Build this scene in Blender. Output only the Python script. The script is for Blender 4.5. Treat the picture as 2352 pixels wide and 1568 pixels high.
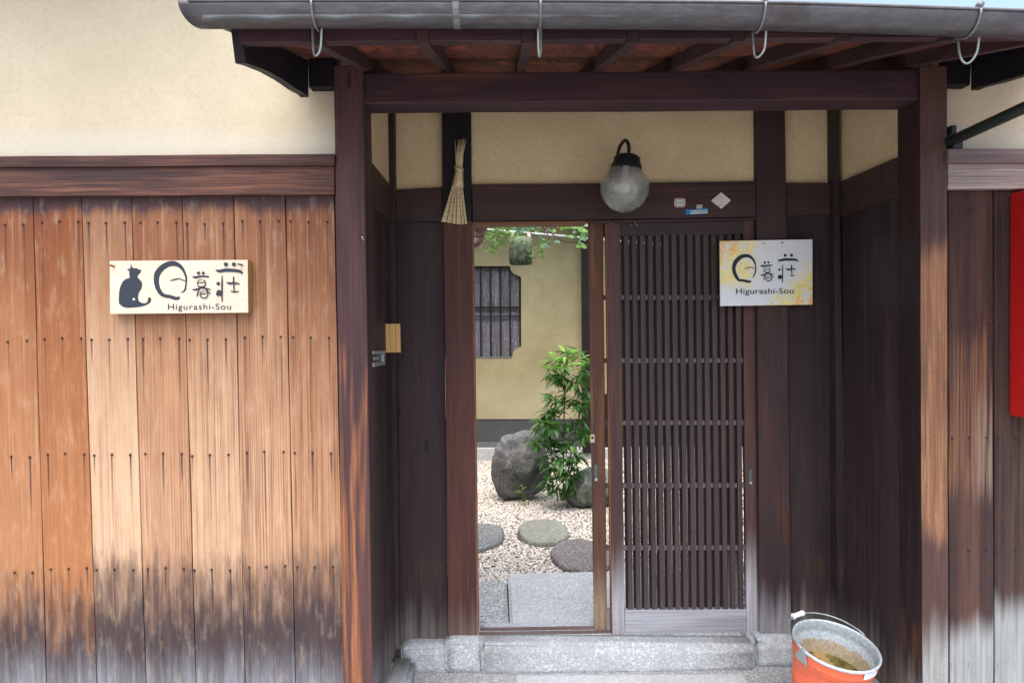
import bpy, bmesh, math, random
import numpy as np
from mathutils import Vector, Matrix, noise as mnoise

for o in list(bpy.data.objects): bpy.data.objects.remove(o)
SC = bpy.context.scene
COL = SC.collection
random.seed(7)
RNG = np.random.default_rng(7)

# ------------------------------------------------------------------ camera
# points are measured on a 2352 x 1568 view of the photograph and put on planes of known depth
F, CX, CY, EYE = 1588.0, 1176.0, 784.0, 1.485
yaw, pit, rho = 16/1588, math.radians(1.25), .011
fw = Vector((math.sin(yaw)*math.cos(pit), math.cos(yaw)*math.cos(pit), -math.sin(pit)))
rt = Vector((math.cos(yaw), -math.sin(yaw), 0))
up = rt.cross(fw)
r2 = rt*math.cos(rho) - up*math.sin(rho)
u2 = up*math.cos(rho) + rt*math.sin(rho)
EP = Vector((0, 0, EYE))
cam = bpy.data.cameras.new('camera'); camo = bpy.data.objects.new('camera', cam); COL.objects.link(camo)
cam.sensor_width = 36; cam.lens = F/2352*36; cam.clip_start = .02; cam.clip_end = 2000
m3 = Matrix((r2, u2, -fw)).transposed()
camo.matrix_world = Matrix.Translation(EP) @ m3.to_4x4()
SC.camera = camo

def ray(x, y): return fw + r2*((x-CX)/F) - u2*((y-CY)/F)
def U(x, y, Y):
    d = ray(x, y); return EP + d*(Y/d.y)
def UX(x, y, X):
    d = ray(x, y); return EP + d*(X/d.x)
def G(x, y, Z):
    d = ray(x, y); return EP + d*((Z-EYE)/d.z)

# ------------------------------------------------------------------ light
SUN_EL, SUN_AZ = math.radians(68), math.radians(194)      # behind the camera, a little to the left
w = bpy.data.worlds.new('World'); SC.world = w; w.use_nodes = True
nt = w.node_tree; bg = nt.nodes['Background']
sk = nt.nodes.new('ShaderNodeTexSky'); sk.sky_type = 'NISHITA'; sk.sun_disc = False
sk.sun_elevation = SUN_EL; sk.sun_rotation = SUN_AZ; sk.air_density = 1.0; sk.dust_density = 4.0; sk.ozone_density = .3
nt.links.new(sk.outputs[0], bg.inputs[0]); bg.inputs[1].default_value = .15
sl = bpy.data.lights.new('sun', 'SUN'); sl.energy = 1.35; sl.angle = math.radians(90); sl.color = (1, .975, .94)
so = bpy.data.objects.new('sun', sl); COL.objects.link(so)
sd = Vector((math.sin(SUN_AZ)*math.cos(SUN_EL), math.cos(SUN_AZ)*math.cos(SUN_EL), math.sin(SUN_EL)))
so.rotation_euler = sd.to_track_quat('Z', 'Y').to_euler()
vs = SC.view_settings; vs.view_transform = 'Standard'; vs.look = 'None'; vs.exposure = 1.47; vs.gamma = 1; vs.use_curve_mapping = False
SC.cycles.max_bounces = 8; SC.cycles.diffuse_bounces = 4; SC.cycles.glossy_bounces = 3
SC.cycles.transparent_max_bounces = 8; SC.cycles.caustics_reflective = False; SC.cycles.caustics_refractive = False

# ------------------------------------------------------------------ node helper
class S:
    def __init__(s, g, k): s.g, s.k = g, k
    def _m(s, op, b, rev=False):
        return s.g.math(op, b, s) if rev else s.g.math(op, s, b)
    def __add__(s, b): return s._m('ADD', b)
    __radd__ = __add__
    def __mul__(s, b): return s._m('MULTIPLY', b)
    __rmul__ = __mul__
    def __sub__(s, b): return s._m('SUBTRACT', b)
    def __rsub__(s, b): return s._m('SUBTRACT', b, True)
class NG:
    def __init__(g, name):
        m = bpy.data.materials.new(name); m.use_nodes = True
        g.m, g.t = m, m.node_tree; g.n = g.t.nodes
        g.p = g.n['Principled BSDF']
    def put(g, inp, v):
        if isinstance(v, S): g.t.links.new(v.k, inp)
        elif isinstance(v, (tuple, list)) and len(v) == 3 and inp.type == 'RGBA': inp.default_value = (*v, 1)
        else: inp.default_value = v
    def math(g, op, a, b=0.0, c=None, clamp=False):
        n = g.n.new('ShaderNodeMath'); n.operation = op; n.use_clamp = clamp
        g.put(n.inputs[0], a); g.put(n.inputs[1], b)
        if c is not None: g.put(n.inputs[2], c)
        return S(g, n.outputs[0])
    def pos(g): return S(g, g.n.new('ShaderNodeNewGeometry').outputs['Position'])
    def objc(g): return S(g, g.n.new('ShaderNodeTexCoord').outputs['Object'])
    def rnd(g): return S(g, g.n.new('ShaderNodeObjectInfo').outputs['Random'])
    def ocol(g):
        n = g.n.new('ShaderNodeSeparateColor'); o = g.n.new('ShaderNodeObjectInfo')
        g.t.links.new(o.outputs['Color'], n.inputs[0]); return [S(g, x) for x in n.outputs]
    def attr(g, name):
        n = g.n.new('ShaderNodeAttribute'); n.attribute_name = name; return S(g, n.outputs['Color'])
    def xyz(g, v):
        n = g.n.new('ShaderNodeSeparateXYZ'); g.put(n.inputs[0], v); return [S(g, x) for x in n.outputs]
    def vec(g, x, y, z):
        n = g.n.new('ShaderNodeCombineXYZ')
        for i, a in enumerate((x, y, z)): g.put(n.inputs[i], a)
        return S(g, n.outputs[0])
    def vscale(g, v, s):
        n = g.n.new('ShaderNodeVectorMath'); n.operation = 'MULTIPLY'; g.put(n.inputs[0], v); n.inputs[1].default_value = s
        return S(g, n.outputs[0])
    def vadd(g, v, s):
        n = g.n.new('ShaderNodeVectorMath'); n.operation = 'ADD'; g.put(n.inputs[0], v); g.put(n.inputs[1], s)
        return S(g, n.outputs[0])
    def noise(g, v, scale=1, detail=3, rough=.55, dist=0):
        n = g.n.new('ShaderNodeTexNoise'); g.put(n.inputs['Vector'], v)
        n.inputs['Scale'].default_value = scale; n.inputs['Detail'].default_value = detail
        n.inputs['Roughness'].default_value = rough; n.inputs['Distortion'].default_value = dist
        return S(g, n.outputs[0])
    def voro(g, v, scale, out=0, feat='F1'):
        n = g.n.new('ShaderNodeTexVoronoi'); g.put(n.inputs['Vector'], v); n.inputs['Scale'].default_value = scale; n.feature = feat
        return S(g, n.outputs[out])
    def step(g, x, a, b, lo=0.0, hi=1.0, smooth=True):
        n = g.n.new('ShaderNodeMapRange'); n.interpolation_type = 'SMOOTHSTEP' if smooth else 'LINEAR'; n.clamp = True
        for i, q in enumerate((x, a, b, lo, hi)): g.put(n.inputs[i], q)
        return S(g, n.outputs[0])
    def mix(g, f, a, b, mode='MIX'):
        n = g.n.new('ShaderNodeMix'); n.data_type = 'RGBA'; n.blend_type = mode
        g.put(n.inputs[0], f); g.put(n.inputs[6], a); g.put(n.inputs[7], b); return S(g, n.outputs[2])
    def bump(g, h, strength=.3, dist=.01):
        n = g.n.new('ShaderNodeBump'); n.inputs['Strength'].default_value = strength; n.inputs['Distance'].default_value = dist
        g.put(n.inputs['Height'], h); g.t.links.new(n.outputs[0], g.p.inputs['Normal'])
    def fin(g, col, rough=.7, metal=0, spec=.3):
        g.put(g.p.inputs['Base Color'], col); g.put(g.p.inputs['Roughness'], rough)
        g.put(g.p.inputs['Metallic'], metal); g.put(g.p.inputs['Specular IOR Level'], spec)
        return g.m

def flat(name, col, rough=.6, metal=0, spec=.4, var=.12, vs_=20):
    g = NG(name); n = g.noise(g.objc(), vs_, 4)
    c = g.mix(n, tuple(x*(1-var) for x in col), tuple(min(1, x*(1+var)) for x in col))
    return g.fin(c, rough, metal, spec)

AX = {'z': (1, 1, 0), 'x': (0, 1, 1), 'y': (1, 0, 1)}
def fibre(g, axis, across, along, seed=1.0, detail=3, rough=.6, dist=0):
    s = [across, across, across]; s['xyz'.index(axis)] = along
    v = g.vadd(g.objc(), g.vec(g.rnd()*(31.7*seed), g.rnd()*(17.3*seed), g.rnd()*(23.1*seed)))
    return g.noise(g.vscale(v, s), 1, detail, rough, dist)

def wood(name, axis, dark, mid, light, fine=.45, worn=None, grey=None, darkstain=None, rough=.62, spec=.25, coarse=14, bumpy=.35, knots=0):
    """worn=(colour, z_low, z_high, amount, threshold); grey=(colour, z, spread, wobble); darkstain=(colour, z_top)"""
    tn = lambda c: tuple(a*b for a, b in zip(c, (1.06, 1.0, .98))) if c[0] < .12 else c
    dark, mid, light = tn(dark), tn(mid), tn(light)
    g = NG(name)
    broad = fibre(g, axis, coarse*.5, .9, 1, 2)
    med = fibre(g, axis, coarse*3.4, 1.6, 2, 4, .65, .3)
    fin_ = fibre(g, axis, 260, 3.5, 3, 2, .7)
    z = g.xyz(g.pos())[2]
    c = g.mix(g.step(broad, .35, .65), dark, mid)
    c = g.mix(g.step(med, .50, .74)*.75, c, light)
    if worn:
        wc, zl, zh, am, th = worn
        zw = g.step(z, zl, zl+.35)*g.step(z, zh-.45, zh, 1, 0)
        k = g.step(fibre(g, axis, coarse*.9, .8, 4, 3, .6, .5)*zw, th, th+.16)
        c = g.mix(k*am, c, g.mix(g.step(med, .38, .66), tuple(x*.55 for x in wc), wc))
    c = g.mix(g.step(fin_, .35, .68), c, g.mix(fine, c, (.012, .008, .008)))
    ks = [9, 9, 9]; ks['xyz'.index(axis)] = 2.3
    kv = g.vscale(g.vadd(g.objc(), g.vec(g.rnd()*11.3, g.rnd()*7.1, g.rnd()*5.7)), ks)
    kd = g.voro(kv, 1, 0); kr = g.xyz(g.voro(kv, 1, 1))[0]
    c = g.mix(g.step(kd, .10, .05)*g.step(kr, .70, .72)*.85, c, tuple(x*.35 for x in dark))
    ck = fibre(g, axis, 55, .7, 8, 2, .5)
    c = g.mix(g.step(g.math('ABSOLUTE', ck-.5), .007, .002)*g.step(broad, .52, .6)*.7, c, tuple(x*.35 for x in dark))
    if darkstain:
        dc, zt = darkstain
        zn = z + fibre(g, axis, 30, .5, 5, 3)*-.5
        c = g.mix(g.step(zn, zt-.32, zt-.2, .9, 0), c, dc)
    if grey:
        gc, zg, sp, wob = grey
        zn = z - (fibre(g, axis, 34, .35, 6, 3, .6) - .5)*wob
        k = g.step(zn, zg-sp, zg+sp, 1, 0)
        c = g.mix(k*.92, c, g.mix(g.step(med, .3, .7), tuple(x*.62 for x in gc), gc))
    iso = g.noise(g.objc(), 420, 2, .6)
    c = g.mix(g.step(iso, .42, .60)*.30, c, tuple(x*.5 for x in dark))
    h = fin_*.6 + med*.6
    g.bump(h, bumpy, .002)
    g.put(g.p.inputs['Coat Weight'], .04)
    return g.fin(c, g.step(med, .3, .7, rough-.08, rough+.1), 0, spec)

PURP = ((.040, .025, .026), (.066, .037, .036), (.108, .053, .042))
M = {}
M['panel'] = wood('dark_stained_panel', 'z', (.030, .020, .023), (.050, .032, .034), (.078, .044, .040), fine=.35,
                  grey=((.27, .24, .21), .17, .15, .40), worn=((.12, .066, .040), .10, .80, .6, .42), coarse=10)
M['post_dark'] = wood('dark_stained_post', 'z', *PURP, fine=.4, grey=((.34, .33, .34), .24, .12, .35), worn=((.15, .055, .028), .25, 1.6, .6, .50))
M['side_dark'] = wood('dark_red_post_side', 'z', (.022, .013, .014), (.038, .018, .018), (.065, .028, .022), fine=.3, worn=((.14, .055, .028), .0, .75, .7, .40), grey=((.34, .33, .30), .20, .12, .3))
M['post_brown'] = wood('red_brown_door_post', 'z', (.080, .032, .028), (.135, .050, .036), (.20, .078, .05), fine=.4,
                       grey=((.22, .16, .13), .20, .13, .3), worn=((.17, .065, .03), .5, 1.4, .6, .42))
M['post_left'] = wood('weathered_left_gate_post', 'z', (.060, .030, .033), (.105, .050, .048), (.165, .072, .055), fine=.35,
                      worn=((.46, .18, .08), -.1, 1.80, .92, .42), coarse=22, grey=((.22, .19, .18), .10, .09, .2))
M['post_right'] = wood('weathered_right_gate_post', 'z', (.062, .034, .032), (.100, .054, .045), (.16, .085, .06), fine=.35,
                       worn=((.42, .205, .105), .50, 2.02, .95, .24), coarse=13, grey=((.38, .39, .38), .36, .11, .22))
M['beam'] = wood('reddish_lintel_beam', 'x', (.040, .022, .031), (.064, .032, .038), (.105, .046, .038), fine=.42, coarse=9,
                 worn=((.20, .075, .045), 2.0, 3.2, .55, .50))
M['rail_dark'] = wood('dark_stained_rail', 'x', *PURP, fine=.4, worn=((.10, .04, .02), 1.0, 3.2, .5, .5))
M['black_wood'] = wood('nearly_black_timber', 'z', (.007, .008, .013), (.011, .010, .015), (.020, .014, .016), fine=.25)
M['black_bracket'] = wood('nearly_black_bracket', 'y', (.006, .007, .012), (.010, .010, .016), (.022, .015, .016), fine=.25)
M['rafter'] = wood('dark_rafter', 'y', (.042, .026, .030), (.072, .038, .040), (.12, .058, .050), fine=.4)
M['street_rail'] = wood('weathered_brown_fence_rail', 'x', (.055, .028, .028), (.150, .060, .040), (.32, .14, .085), fine=.75, coarse=13, bumpy=.7)
M['pale_rail'] = wood('bleached_fence_rail', 'x', (.38, .30, .27), (.70, .60, .54), (.90, .85, .82), fine=.5, coarse=10, bumpy=.8)
M['purple_rail'] = wood('greyed_fence_cap', 'x', (.18, .13, .125), (.27, .20, .19), (.38, .31, .30), fine=.4)
M['lattice'] = wood('dark_lattice_slat', 'z', (.058, .042, .043), (.078, .056, .056), (.105, .077, .075), fine=.35, grey=((.13, .11, .11), .20, .12, .2))
M['stile'] = wood('door_stile', 'z', (.070, .038, .037), (.115, .058, .052), (.17, .085, .062), fine=.35,
                  grey=((.52, .51, .53), .40, .17, .30), worn=((.20, .085, .050), .6, 1.7, .6, .42))
M['stile_back'] = wood('worn_back_door_stile', 'z', (.085, .038, .028), (.16, .068, .038), (.27, .12, .06), fine=.35,
                       grey=((.40, .29, .19), .34, .14, .4), worn=((.30, .13, .06), .5, 1.6, .8, .38))
M['door_rail'] = wood('door_rail', 'x', (.042, .026, .031), (.060, .036, .040), (.085, .050, .050), fine=.3)
M['door_foot'] = wood('bleached_door_foot_rail', 'x', (.30, .30, .33), (.44, .44, .47), (.56, .56, .58), fine=.35, coarse=16)
M['kumiko'] = wood('lattice_cross_rail', 'x', (.16, .125, .13), (.20, .16, .165), (.26, .21, .215), fine=.2)
M['worn_edge'] = wood('orange_worn_edge', 'x', (.16, .06, .03), (.34, .14, .06), (.46, .21, .10), fine=.3)
M['edge_z'] = wood('orange_worn_upright_edge', 'z', (.16, .06, .03), (.34, .14, .06), (.50, .23, .11), fine=.3)
M['track'] = wood('door_track_wood', 'x', (.16, .11, .10), (.26, .19, .17), (.36, .29, .26), fine=.3)
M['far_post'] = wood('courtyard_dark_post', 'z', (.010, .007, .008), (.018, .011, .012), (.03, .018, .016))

def fence_mat(name, right=False):
    g = NG(name)
    tone, stain, sat = g.ocol()
    oi = g.n.new('ShaderNodeObjectInfo'); alp = S(g, oi.outputs['Alpha'])
    ox, oy, oz = g.xyz(g.objc()); ox = ox - (alp-.5)*.024
    z = g.xyz(g.pos())[2]
    broad = fibre(g, 'z', 16, 1.0, 1, 3)
    med = fibre(g, 'z', 75, 1.7, 2, 4, .65, .3)
    v = g.vadd(g.objc(), g.vec(g.rnd()*20, 0.0, g.rnd()*9))
    med = (med-.5)*.72 + .5
    ln = g.noise(g.vscale(v, (330, 8, 1.0)), 1, 2, .7, .15)
    if not right:
        lo = g.mix(tone, (.25, .092, .036), (.38, .215, .12))
        hi = g.mix(tone, (.35, .148, .062), (.62, .435, .285))
        zz = z + (broad-.5)*.9 + (med-.5)*.35
        c = g.mix(g.step(zz, 1.95, .72), lo, hi)
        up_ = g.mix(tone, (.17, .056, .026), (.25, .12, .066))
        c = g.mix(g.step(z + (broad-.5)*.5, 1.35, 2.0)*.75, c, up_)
        c = g.mix(g.step(med, .50, .72)*.38, c, (.64, .44, .29))
        c = g.mix(g.step(ln, .44, .60)*g.step(g.noise(g.vscale(v, (14, 1, 2)), 1, 2), .3, .6, .35, 1)*sat, c, g.mix(.72, c, (.11, .045, .03)))
        # dark damp stain creeping up from the ground, in fingers along the grain
        fing = fibre(g, 'z', 38, 2.2, 7, 5, .75)
        zn = z + .02 - (fing-.5)*.34 - (stain-.5)*.36
        blot = g.noise(g.vscale(v, (22, 8, 7)), 1, 4, .65); zn = zn - (blot-.5)*.30
        k1 = g.step(zn, .74, .56)
        c = g.mix(k1*.80, c, g.mix(g.step(fibre(g, 'z', 40, 4, 8, 4), .38, .66), (.050, .032, .030), (.20, .125, .090)))
        c = g.mix(g.step(zn + (med-.5)*.25, .58, .41)*.88, c, (.040, .032, .038))
        gz = z - (fing-.5)*.22 - (broad-.5)*.2
        c = g.mix(g.step(gz, .41, .15)*.85, c, g.mix(g.step(med, .3, .7), (.12, .13, .15), (.31, .335, .365)))
        # shadow under the rail, painted dark into the board tops
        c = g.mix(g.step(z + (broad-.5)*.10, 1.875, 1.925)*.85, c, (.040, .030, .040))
        zt, ns = 1.860, .405
    else:
        c = g.mix(g.step(broad, .38, .62), (.050, .030, .029), (.095, .050, .038))
        mid = g.step(z, .55, .95)*g.step(z, 1.75, 1.35)
        c = g.mix(g.step(med*mid, .40, .62)*tone*.75, c, (.30, .15, .08))
        g2 = g.step(z, .80, .95)*g.step(z, 1.30, 1.12)*g.step(ox + (broad-.5)*.1, -.01, .06)
        c = g.mix(g2*g.step(med, .35, .65)*.8, c, (.30, .235, .19))
        c = g.mix(g.step(med, .5, .7)*.3, c, (.14, .085, .06))
        c = g.mix(g.step(ln, .5, .65)*.4, c, (.03, .02, .02))
        c = g.mix((1.0 - sat)*.72, c, g.mix(g.step(med, .4, .7), (.028, .022, .022), (.075, .055, .046)))
        zn = z - (fibre(g, 'z', 26, .9, 7, 4, .65)-.5)*.16 - (stain-.5)*.22
        c = g.mix(g.step(zn, .47, .34), c, g.mix(g.step(med, .3, .7), (.19, .20, .20), (.36, .375, .37)))
        zt, ns = 1.875, .402
    # iron streaks under the nails
    fr = g.math('FRACT', (zt + (alp-.5)*.016 - z)*(1/ns))
    st = None
    for nx in (-.068, -.007, .058):
        wob = (g.noise(g.vscale(v, (0, 0, 3)), 1, 2)-.5)*.02*fr
        d = g.math('ABSOLUTE', ox - nx + wob)
        s_ = g.step(d, .0012, .0042, 1, 0)
        st = s_ if st is None else g.math('MAXIMUM', st, s_)
    st = st*g.step(z, .20, .34)*g.step(fr, 0, g.step(g.noise(g.vscale(v, (26, 1, 2.4)), 1, 1), .3, .7, .16, 1.1), .9, 0)*g.step(z, 1.86, 1.875, 1, 0)*(g.step(g.noise(g.vscale(v, (34, 1, 2.5)), 1, 2), .32, .62)*.95 + .12)
    mot = g.noise(g.vscale(v, (30, 8, 9)), 1, 4, .65)
    c = g.mix(g.step(mot, .48, .72)*.30, c, g.mix(.5, c, (.16, .055, .03)))
    c = g.mix(g.step(mot, .50, .28)*.15, c, (.70, .52, .36)) if not right else c
    c = g.mix(st, c, (.05, .03, .03))
    g.bump(ln*.9 + med*.4, .55, .0025)
    return g.fin(c, .78, 0, .15)
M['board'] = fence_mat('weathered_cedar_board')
M['board_r'] = fence_mat('dark_cedar_board', True)

def soffit():
    g = NG('swirly_grained_soffit_board')
    v = g.vadd(g.objc(), g.vec(g.rnd()*9, g.rnd()*31, 0.0))
    ns = g.noise(g.vscale(v, (2.2, 1.3, 1)), 1, 2)
    rg = g.math('FRACT', ns*22)
    k = g.step(rg, .0, .5)*g.step(rg, 1, .6)
    b = g.noise(g.vscale(v, (9, 4, 1)), 1, 2)
    c = g.mix(k, (.075, .026, .026), (.17, .050, .034))
    c = g.mix(g.step(b, .45, .75)*k*.7, c, (.34, .095, .040))
    return g.fin(c, .6)
M['soffit'] = soffit()

def plaster(name, c1, c2, scale=190, pale=None, bs=.6, damp=None, bd=.003):
    g = NG(name); p = g.pos()
    n = g.noise(p, scale, 3, .6); b = g.noise(p, 2.2, 4, .6); n2 = g.noise(p, 55, 3, .6)
    c = g.mix(g.step(b, .3, .7), c1, c2)
    c = g.mix(g.step(n, .52, .72)*.35, c, tuple(x*.62 for x in c1))
    c = g.mix(g.step(n2, .4, .75)*.20, c, tuple(x*.68 for x in c1))
    tr = g.noise(g.vscale(p, (5, 5, 11)), 1, 5, .7, 1.5)
    c = g.mix(g.step(tr, .50, .70)*.15, c, tuple(x*.74 for x in c1))
    rs = g.noise(g.vscale(p, (16, 16, .8)), 1, 3, .6)
    c = g.mix(g.step(rs, .58, .75)*.16, c, tuple(x*.66 for x in c1))
    z = g.xyz(p)[2]
    if pale:
        pc, zp, sp = pale
        c = g.mix(g.step(z + (b-.5)*.05, zp+sp, zp)*.40, c, pc)
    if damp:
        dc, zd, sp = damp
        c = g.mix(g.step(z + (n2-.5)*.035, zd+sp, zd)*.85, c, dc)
    g.bump(n + n2*.5, bs, bd)
    return g.fin(c, .93, 0, .12)
M['plaster_out'] = plaster('cream_street_plaster', (.57, .485, .34), (.65, .555, .40), pale=((.66, .65, .58), 2.12, .10))
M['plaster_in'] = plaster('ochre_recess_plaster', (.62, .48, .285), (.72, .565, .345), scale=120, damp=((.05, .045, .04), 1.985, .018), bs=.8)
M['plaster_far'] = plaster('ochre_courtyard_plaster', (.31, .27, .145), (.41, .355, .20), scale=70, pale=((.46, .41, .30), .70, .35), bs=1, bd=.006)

def granite(name, base, dark, light, scale=170, stain=None, bs=.4):
    g = NG(name); p = g.pos()
    v = g.voro(p, scale, 1); s_ = g.xyz(v)[0]
    n = g.noise(p, 3.5, 5, .6); n3 = g.noise(p, 45, 3, .7); f = g.noise(p, scale*.9, 3, .7)
    c = g.mix(g.step(f, .42, .6), dark, base)
    c = g.mix(g.step(s_, .62, .9)*.8, c, light)
    c = g.mix(g.step(n, .35, .7)*.45, c, tuple(x*.68 for x in base))
    c = g.mix(g.step(n3, .5, .75)*.35, c, light)
    if stain:
        c = g.mix(g.step(g.noise(p, 7, 3), .52, .7)*.6, c, stain)
    g.bump(f*.5 + n3, bs, .004)
    return g.fin(c, .85, 0, .2)
M['granite'] = granite('pale_grey_granite', (.58, .60, .60), (.30, .33, .34), (.76, .77, .76), 170, bs=.6)
M['granite_sp'] = granite('speckled_granite', (.52, .53, .51), (.12, .14, .15), (.72, .72, .68), 120, bs=.7)
M['sill_stone'] = granite('weathered_sill_stone', (.50, .515, .52), (.34, .365, .385), (.68, .69, .69), 130, stain=(.37, .40, .42), bs=.6)
M['floor'] = granite('washed_aggregate_floor', (.48, .485, .48), (.27, .285, .30), (.66, .655, .63), 110, bs=.8)
M['slab_pale'] = granite('pale_floor_slab', (.60, .62, .63), (.44, .46, .48), (.72, .73, .73), 220)
M['step_green'] = granite('greenish_stepping_stone', (.28, .29, .25), (.16, .17, .145), (.43, .44, .39), 130)
M['step_blue'] = granite('blue_grey_stepping_stone', (.22, .23, .235), (.09, .10, .105), (.40, .41, .40), 130)
M['step_brown'] = granite('brown_grey_stepping_stone', (.215, .195, .185), (.10, .09, .09), (.38, .355, .335), 140)
M['asphalt'] = granite('pale_concrete_street', (.34, .34, .33), (.24, .24, .24), (.42, .42, .4), 90)

def rockmat(name, base, dark, light, moss=None):
    g = NG(name); p = g.objc()
    n = g.noise(p, 7, 6, .65, .4); f = g.noise(p, 60, 4, .7); cr = g.noise(g.vscale(p, (5, 5, 2.2)), 1, 5, .6, 1.6)
    c = g.mix(g.step(n, .35, .68), dark, base)
    c = g.mix(g.step(f, .5, .75)*.6, c, light)
    lines = g.math('ABSOLUTE', cr - .5)
    c = g.mix(g.step(lines, .0, .02, .7, 0), c, tuple(x*.3 for x in dark))
    nz = g.xyz(S(g, g.n.new('ShaderNodeNewGeometry').outputs['Normal']))[2]
    if moss: c = g.mix(g.step(nz + (n-.5), .95, 1.1)*.6, c, moss)
    g.bump(f*.3 + n*.6 + g.step(lines, 0, .04)*.3, .7, .012)
    return g.fin(c, .85, 0, .25)
M['rock'] = rockmat('grey_garden_rock', (.20, .205, .205), (.10, .105, .11), (.31, .31, .29), moss=(.09, .15, .06))
M['rock2'] = rockmat('greenish_garden_rock', (.27, .30, .26), (.11, .125, .11), (.38, .40, .35))

def gravel(name, use_attr):
    g = NG(name)
    if use_attr:
        a = g.attr('tint'); n = g.noise(g.pos(), 160, 2); c = g.mix(n, a, g.mix(.75, a, (.55, .50, .44)))
    else:
        v = g.voro(g.pos(), 70, 1); s_ = g.xyz(v); dd = g.voro(g.pos(), 70, 0)
        c = g.mix(s_[0], (.30, .25, .20), (.55, .49, .42)); c = g.mix(g.step(dd, .004, .011)*.8, c, (.10, .08, .065))
        g.bump(1.0 - dd, .8, .01)
    return g.fin(c, .6, 0, .3)
M['pebble'] = gravel('white_pebbles', True)
M['gravel_bed'] = gravel('gravel_bed', False)

def gutter_mat():
    g = NG('weathered_copper_gutter'); p = g.objc()
    n = g.noise(g.vscale(p, (14, 60, 60)), 1, 4, .65); b = g.noise(p, 2.3, 3); dr = g.noise(g.vscale(p, (60, 6, 6)), 1, 3, .7)
    c = g.mix(g.step(n, .4, .7), (.16, .145, .16), (.24, .225, .24))
    c = g.mix(g.step(b, .4, .65)*.5, c, (.18, .195, .195))
    c = g.mix(g.step(dr, .55, .75)*.3, c, (.28, .30, .31)); sp = g.noise(p, 75, 4, .7); c = g.mix(g.step(sp, .60, .72)*.55, c, (.36, .36, .34)); rs = g.noise(p, 5, 5, .7); c = g.mix(g.step(rs, .55, .72)*.55, c, (.09, .065, .055)); g.bump(rs + sp*.3, .4, .006)
    return g.fin(c, .42, .35, .5)
M['gutter'] = gutter_mat()
M['zinc'] = flat('dull_galvanised_wire', (.36, .40, .39), .45, .7, var=.4, vs_=90)
M['tile'] = flat('grey_roof_tile', (.10, .105, .11), .5, var=.3)
M['sky_sheet'] = flat('blue_grey_roof_sheet', (.30, .36, .40), .4, .3)
M['black'] = flat('black_metal', (.022, .022, .028), .45, .2, var=.5, vs_=60)
M['iron'] = flat('rusty_nail_head', (.035, .022, .02), .7)
M['ink'] = flat('blue_black_ink', (.018, .026, .040), .6, var=.5, vs_=300)
M['ink2'] = flat('black_print', (.010, .013, .020), .5)
M['pipe'] = flat('dark_green_pipe', (.022, .030, .027), .45, var=.4, vs_=30)

M['white'] = flat('white_plastic', (.82, .82, .84), .35, var=.03)
M['alu'] = flat('brushed_aluminium', (.50, .54, .56), .38, .75, var=.15, vs_=60)
M['dim'] = flat('dark_recess_metal', (.10, .13, .13), .5, .5, var=.5, vs_=120)
M['brass'] = flat('pale_brass_plate', (.55, .42, .28), .4, .4)
M['stem'] = flat('bamboo_stem', (.07, .12, .035), .5, var=.4)
M['twig'] = flat('brown_vine_twig', (.10, .07, .05), .7, var=.5)
M['copper'] = flat('pinkish_copper_pipe', (.20, .11, .105), .45, .3, var=.3, vs_=40)
M['rod'] = flat('dull_white_rod', (.40, .43, .43), .35, .3, var=.5, vs_=14)
def orange():
    g = NG('scuffed_orange_enamel'); n = g.noise(g.objc(), 9, 4); s_ = g.noise(g.vscale(g.objc(), (40, 40, 160)), 1, 3, .7, .6); d = g.noise(g.objc(), 28, 5, .7)
    c = g.mix(n, (.62, .105, .045), (.80, .15, .065)); c = g.mix(g.step(s_, .62, .70)*.6, c, (.80, .42, .30)); c = g.mix(g.step(d, .56, .70)*.45, c, (.25, .07, .035))
    return g.fin(c, g.step(d, .4, .6, .32, .6), 0, .4)
M['orange_metal'] = orange()
def redp():
    g = NG('weathered_red_paint'); n = g.noise(g.objc(), 3, 4); d = g.noise(g.vscale(g.objc(), (30, 30, 4)), 1, 5, .7)
    c = g.mix(n, (.46, .007, .009), (.56, .014, .014)); c = g.mix(g.step(d, .55, .75)*.25, c, (.22, .01, .01)); c = g.mix(g.step(g.noise(g.objc(), 90, 3), .70, .76)*.5, c, (.6, .25, .2))
    return g.fin(c, g.step(d, .4, .7, .3, .5), 0, .5)
M['red'] = redp()
M['lightblue'] = flat('blue_tag_plastic', (.02, .26, .60), .4, var=.1)
M['tagwhite'] = flat('white_tag_print', (.70, .72, .74), .5, var=.05)
M['tagred'] = flat('red_print', (.55, .03, .06), .5, var=.05)
M['taggreen'] = flat('green_print', (.05, .36, .14), .5, var=.05)
M['label_paper'] = flat('faded_white_label', (.74, .66, .62), .6, var=.12, vs_=50)
M['darkness'] = flat('dark_interior', (.01, .01, .01), .9)

def straw():
    g = NG('dry_palm_straw')
    f = fibre(g, 'z', 420, 6, 1, 3, .7); b = g.noise(g.objc(), 12, 3)
    c = g.mix(g.step(f, .35, .65), (.46, .35, .19), (.80, .67, .42)); c = g.mix(g.step(b, .4, .7)*.3, c, (.72, .60, .40))
    g.bump(f, .5, .002)
    return g.fin(c, .75)
M['straw'] = straw()
def plaque(name, a, b, axis='x', sp=None):
    g = NG(name)
    f = fibre(g, axis, 160, 4, 1, 4, .7, .3); br = fibre(g, axis, 18, 2, 2, 3)
    c = g.mix(g.step(f, .35, .7), b, a); c = g.mix(g.step(br, .45, .7)*.35, c, b)
    return g.fin(c, .55, 0, .3)
M['pale_board'] = plaque('pale_planed_sign_wood', (.68, .59, .48), (.60, .49, .37))
M['ochre_side'] = plaque('ochre_sign_edge', (.42, .23, .07), (.34, .18, .05), 'z')
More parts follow.
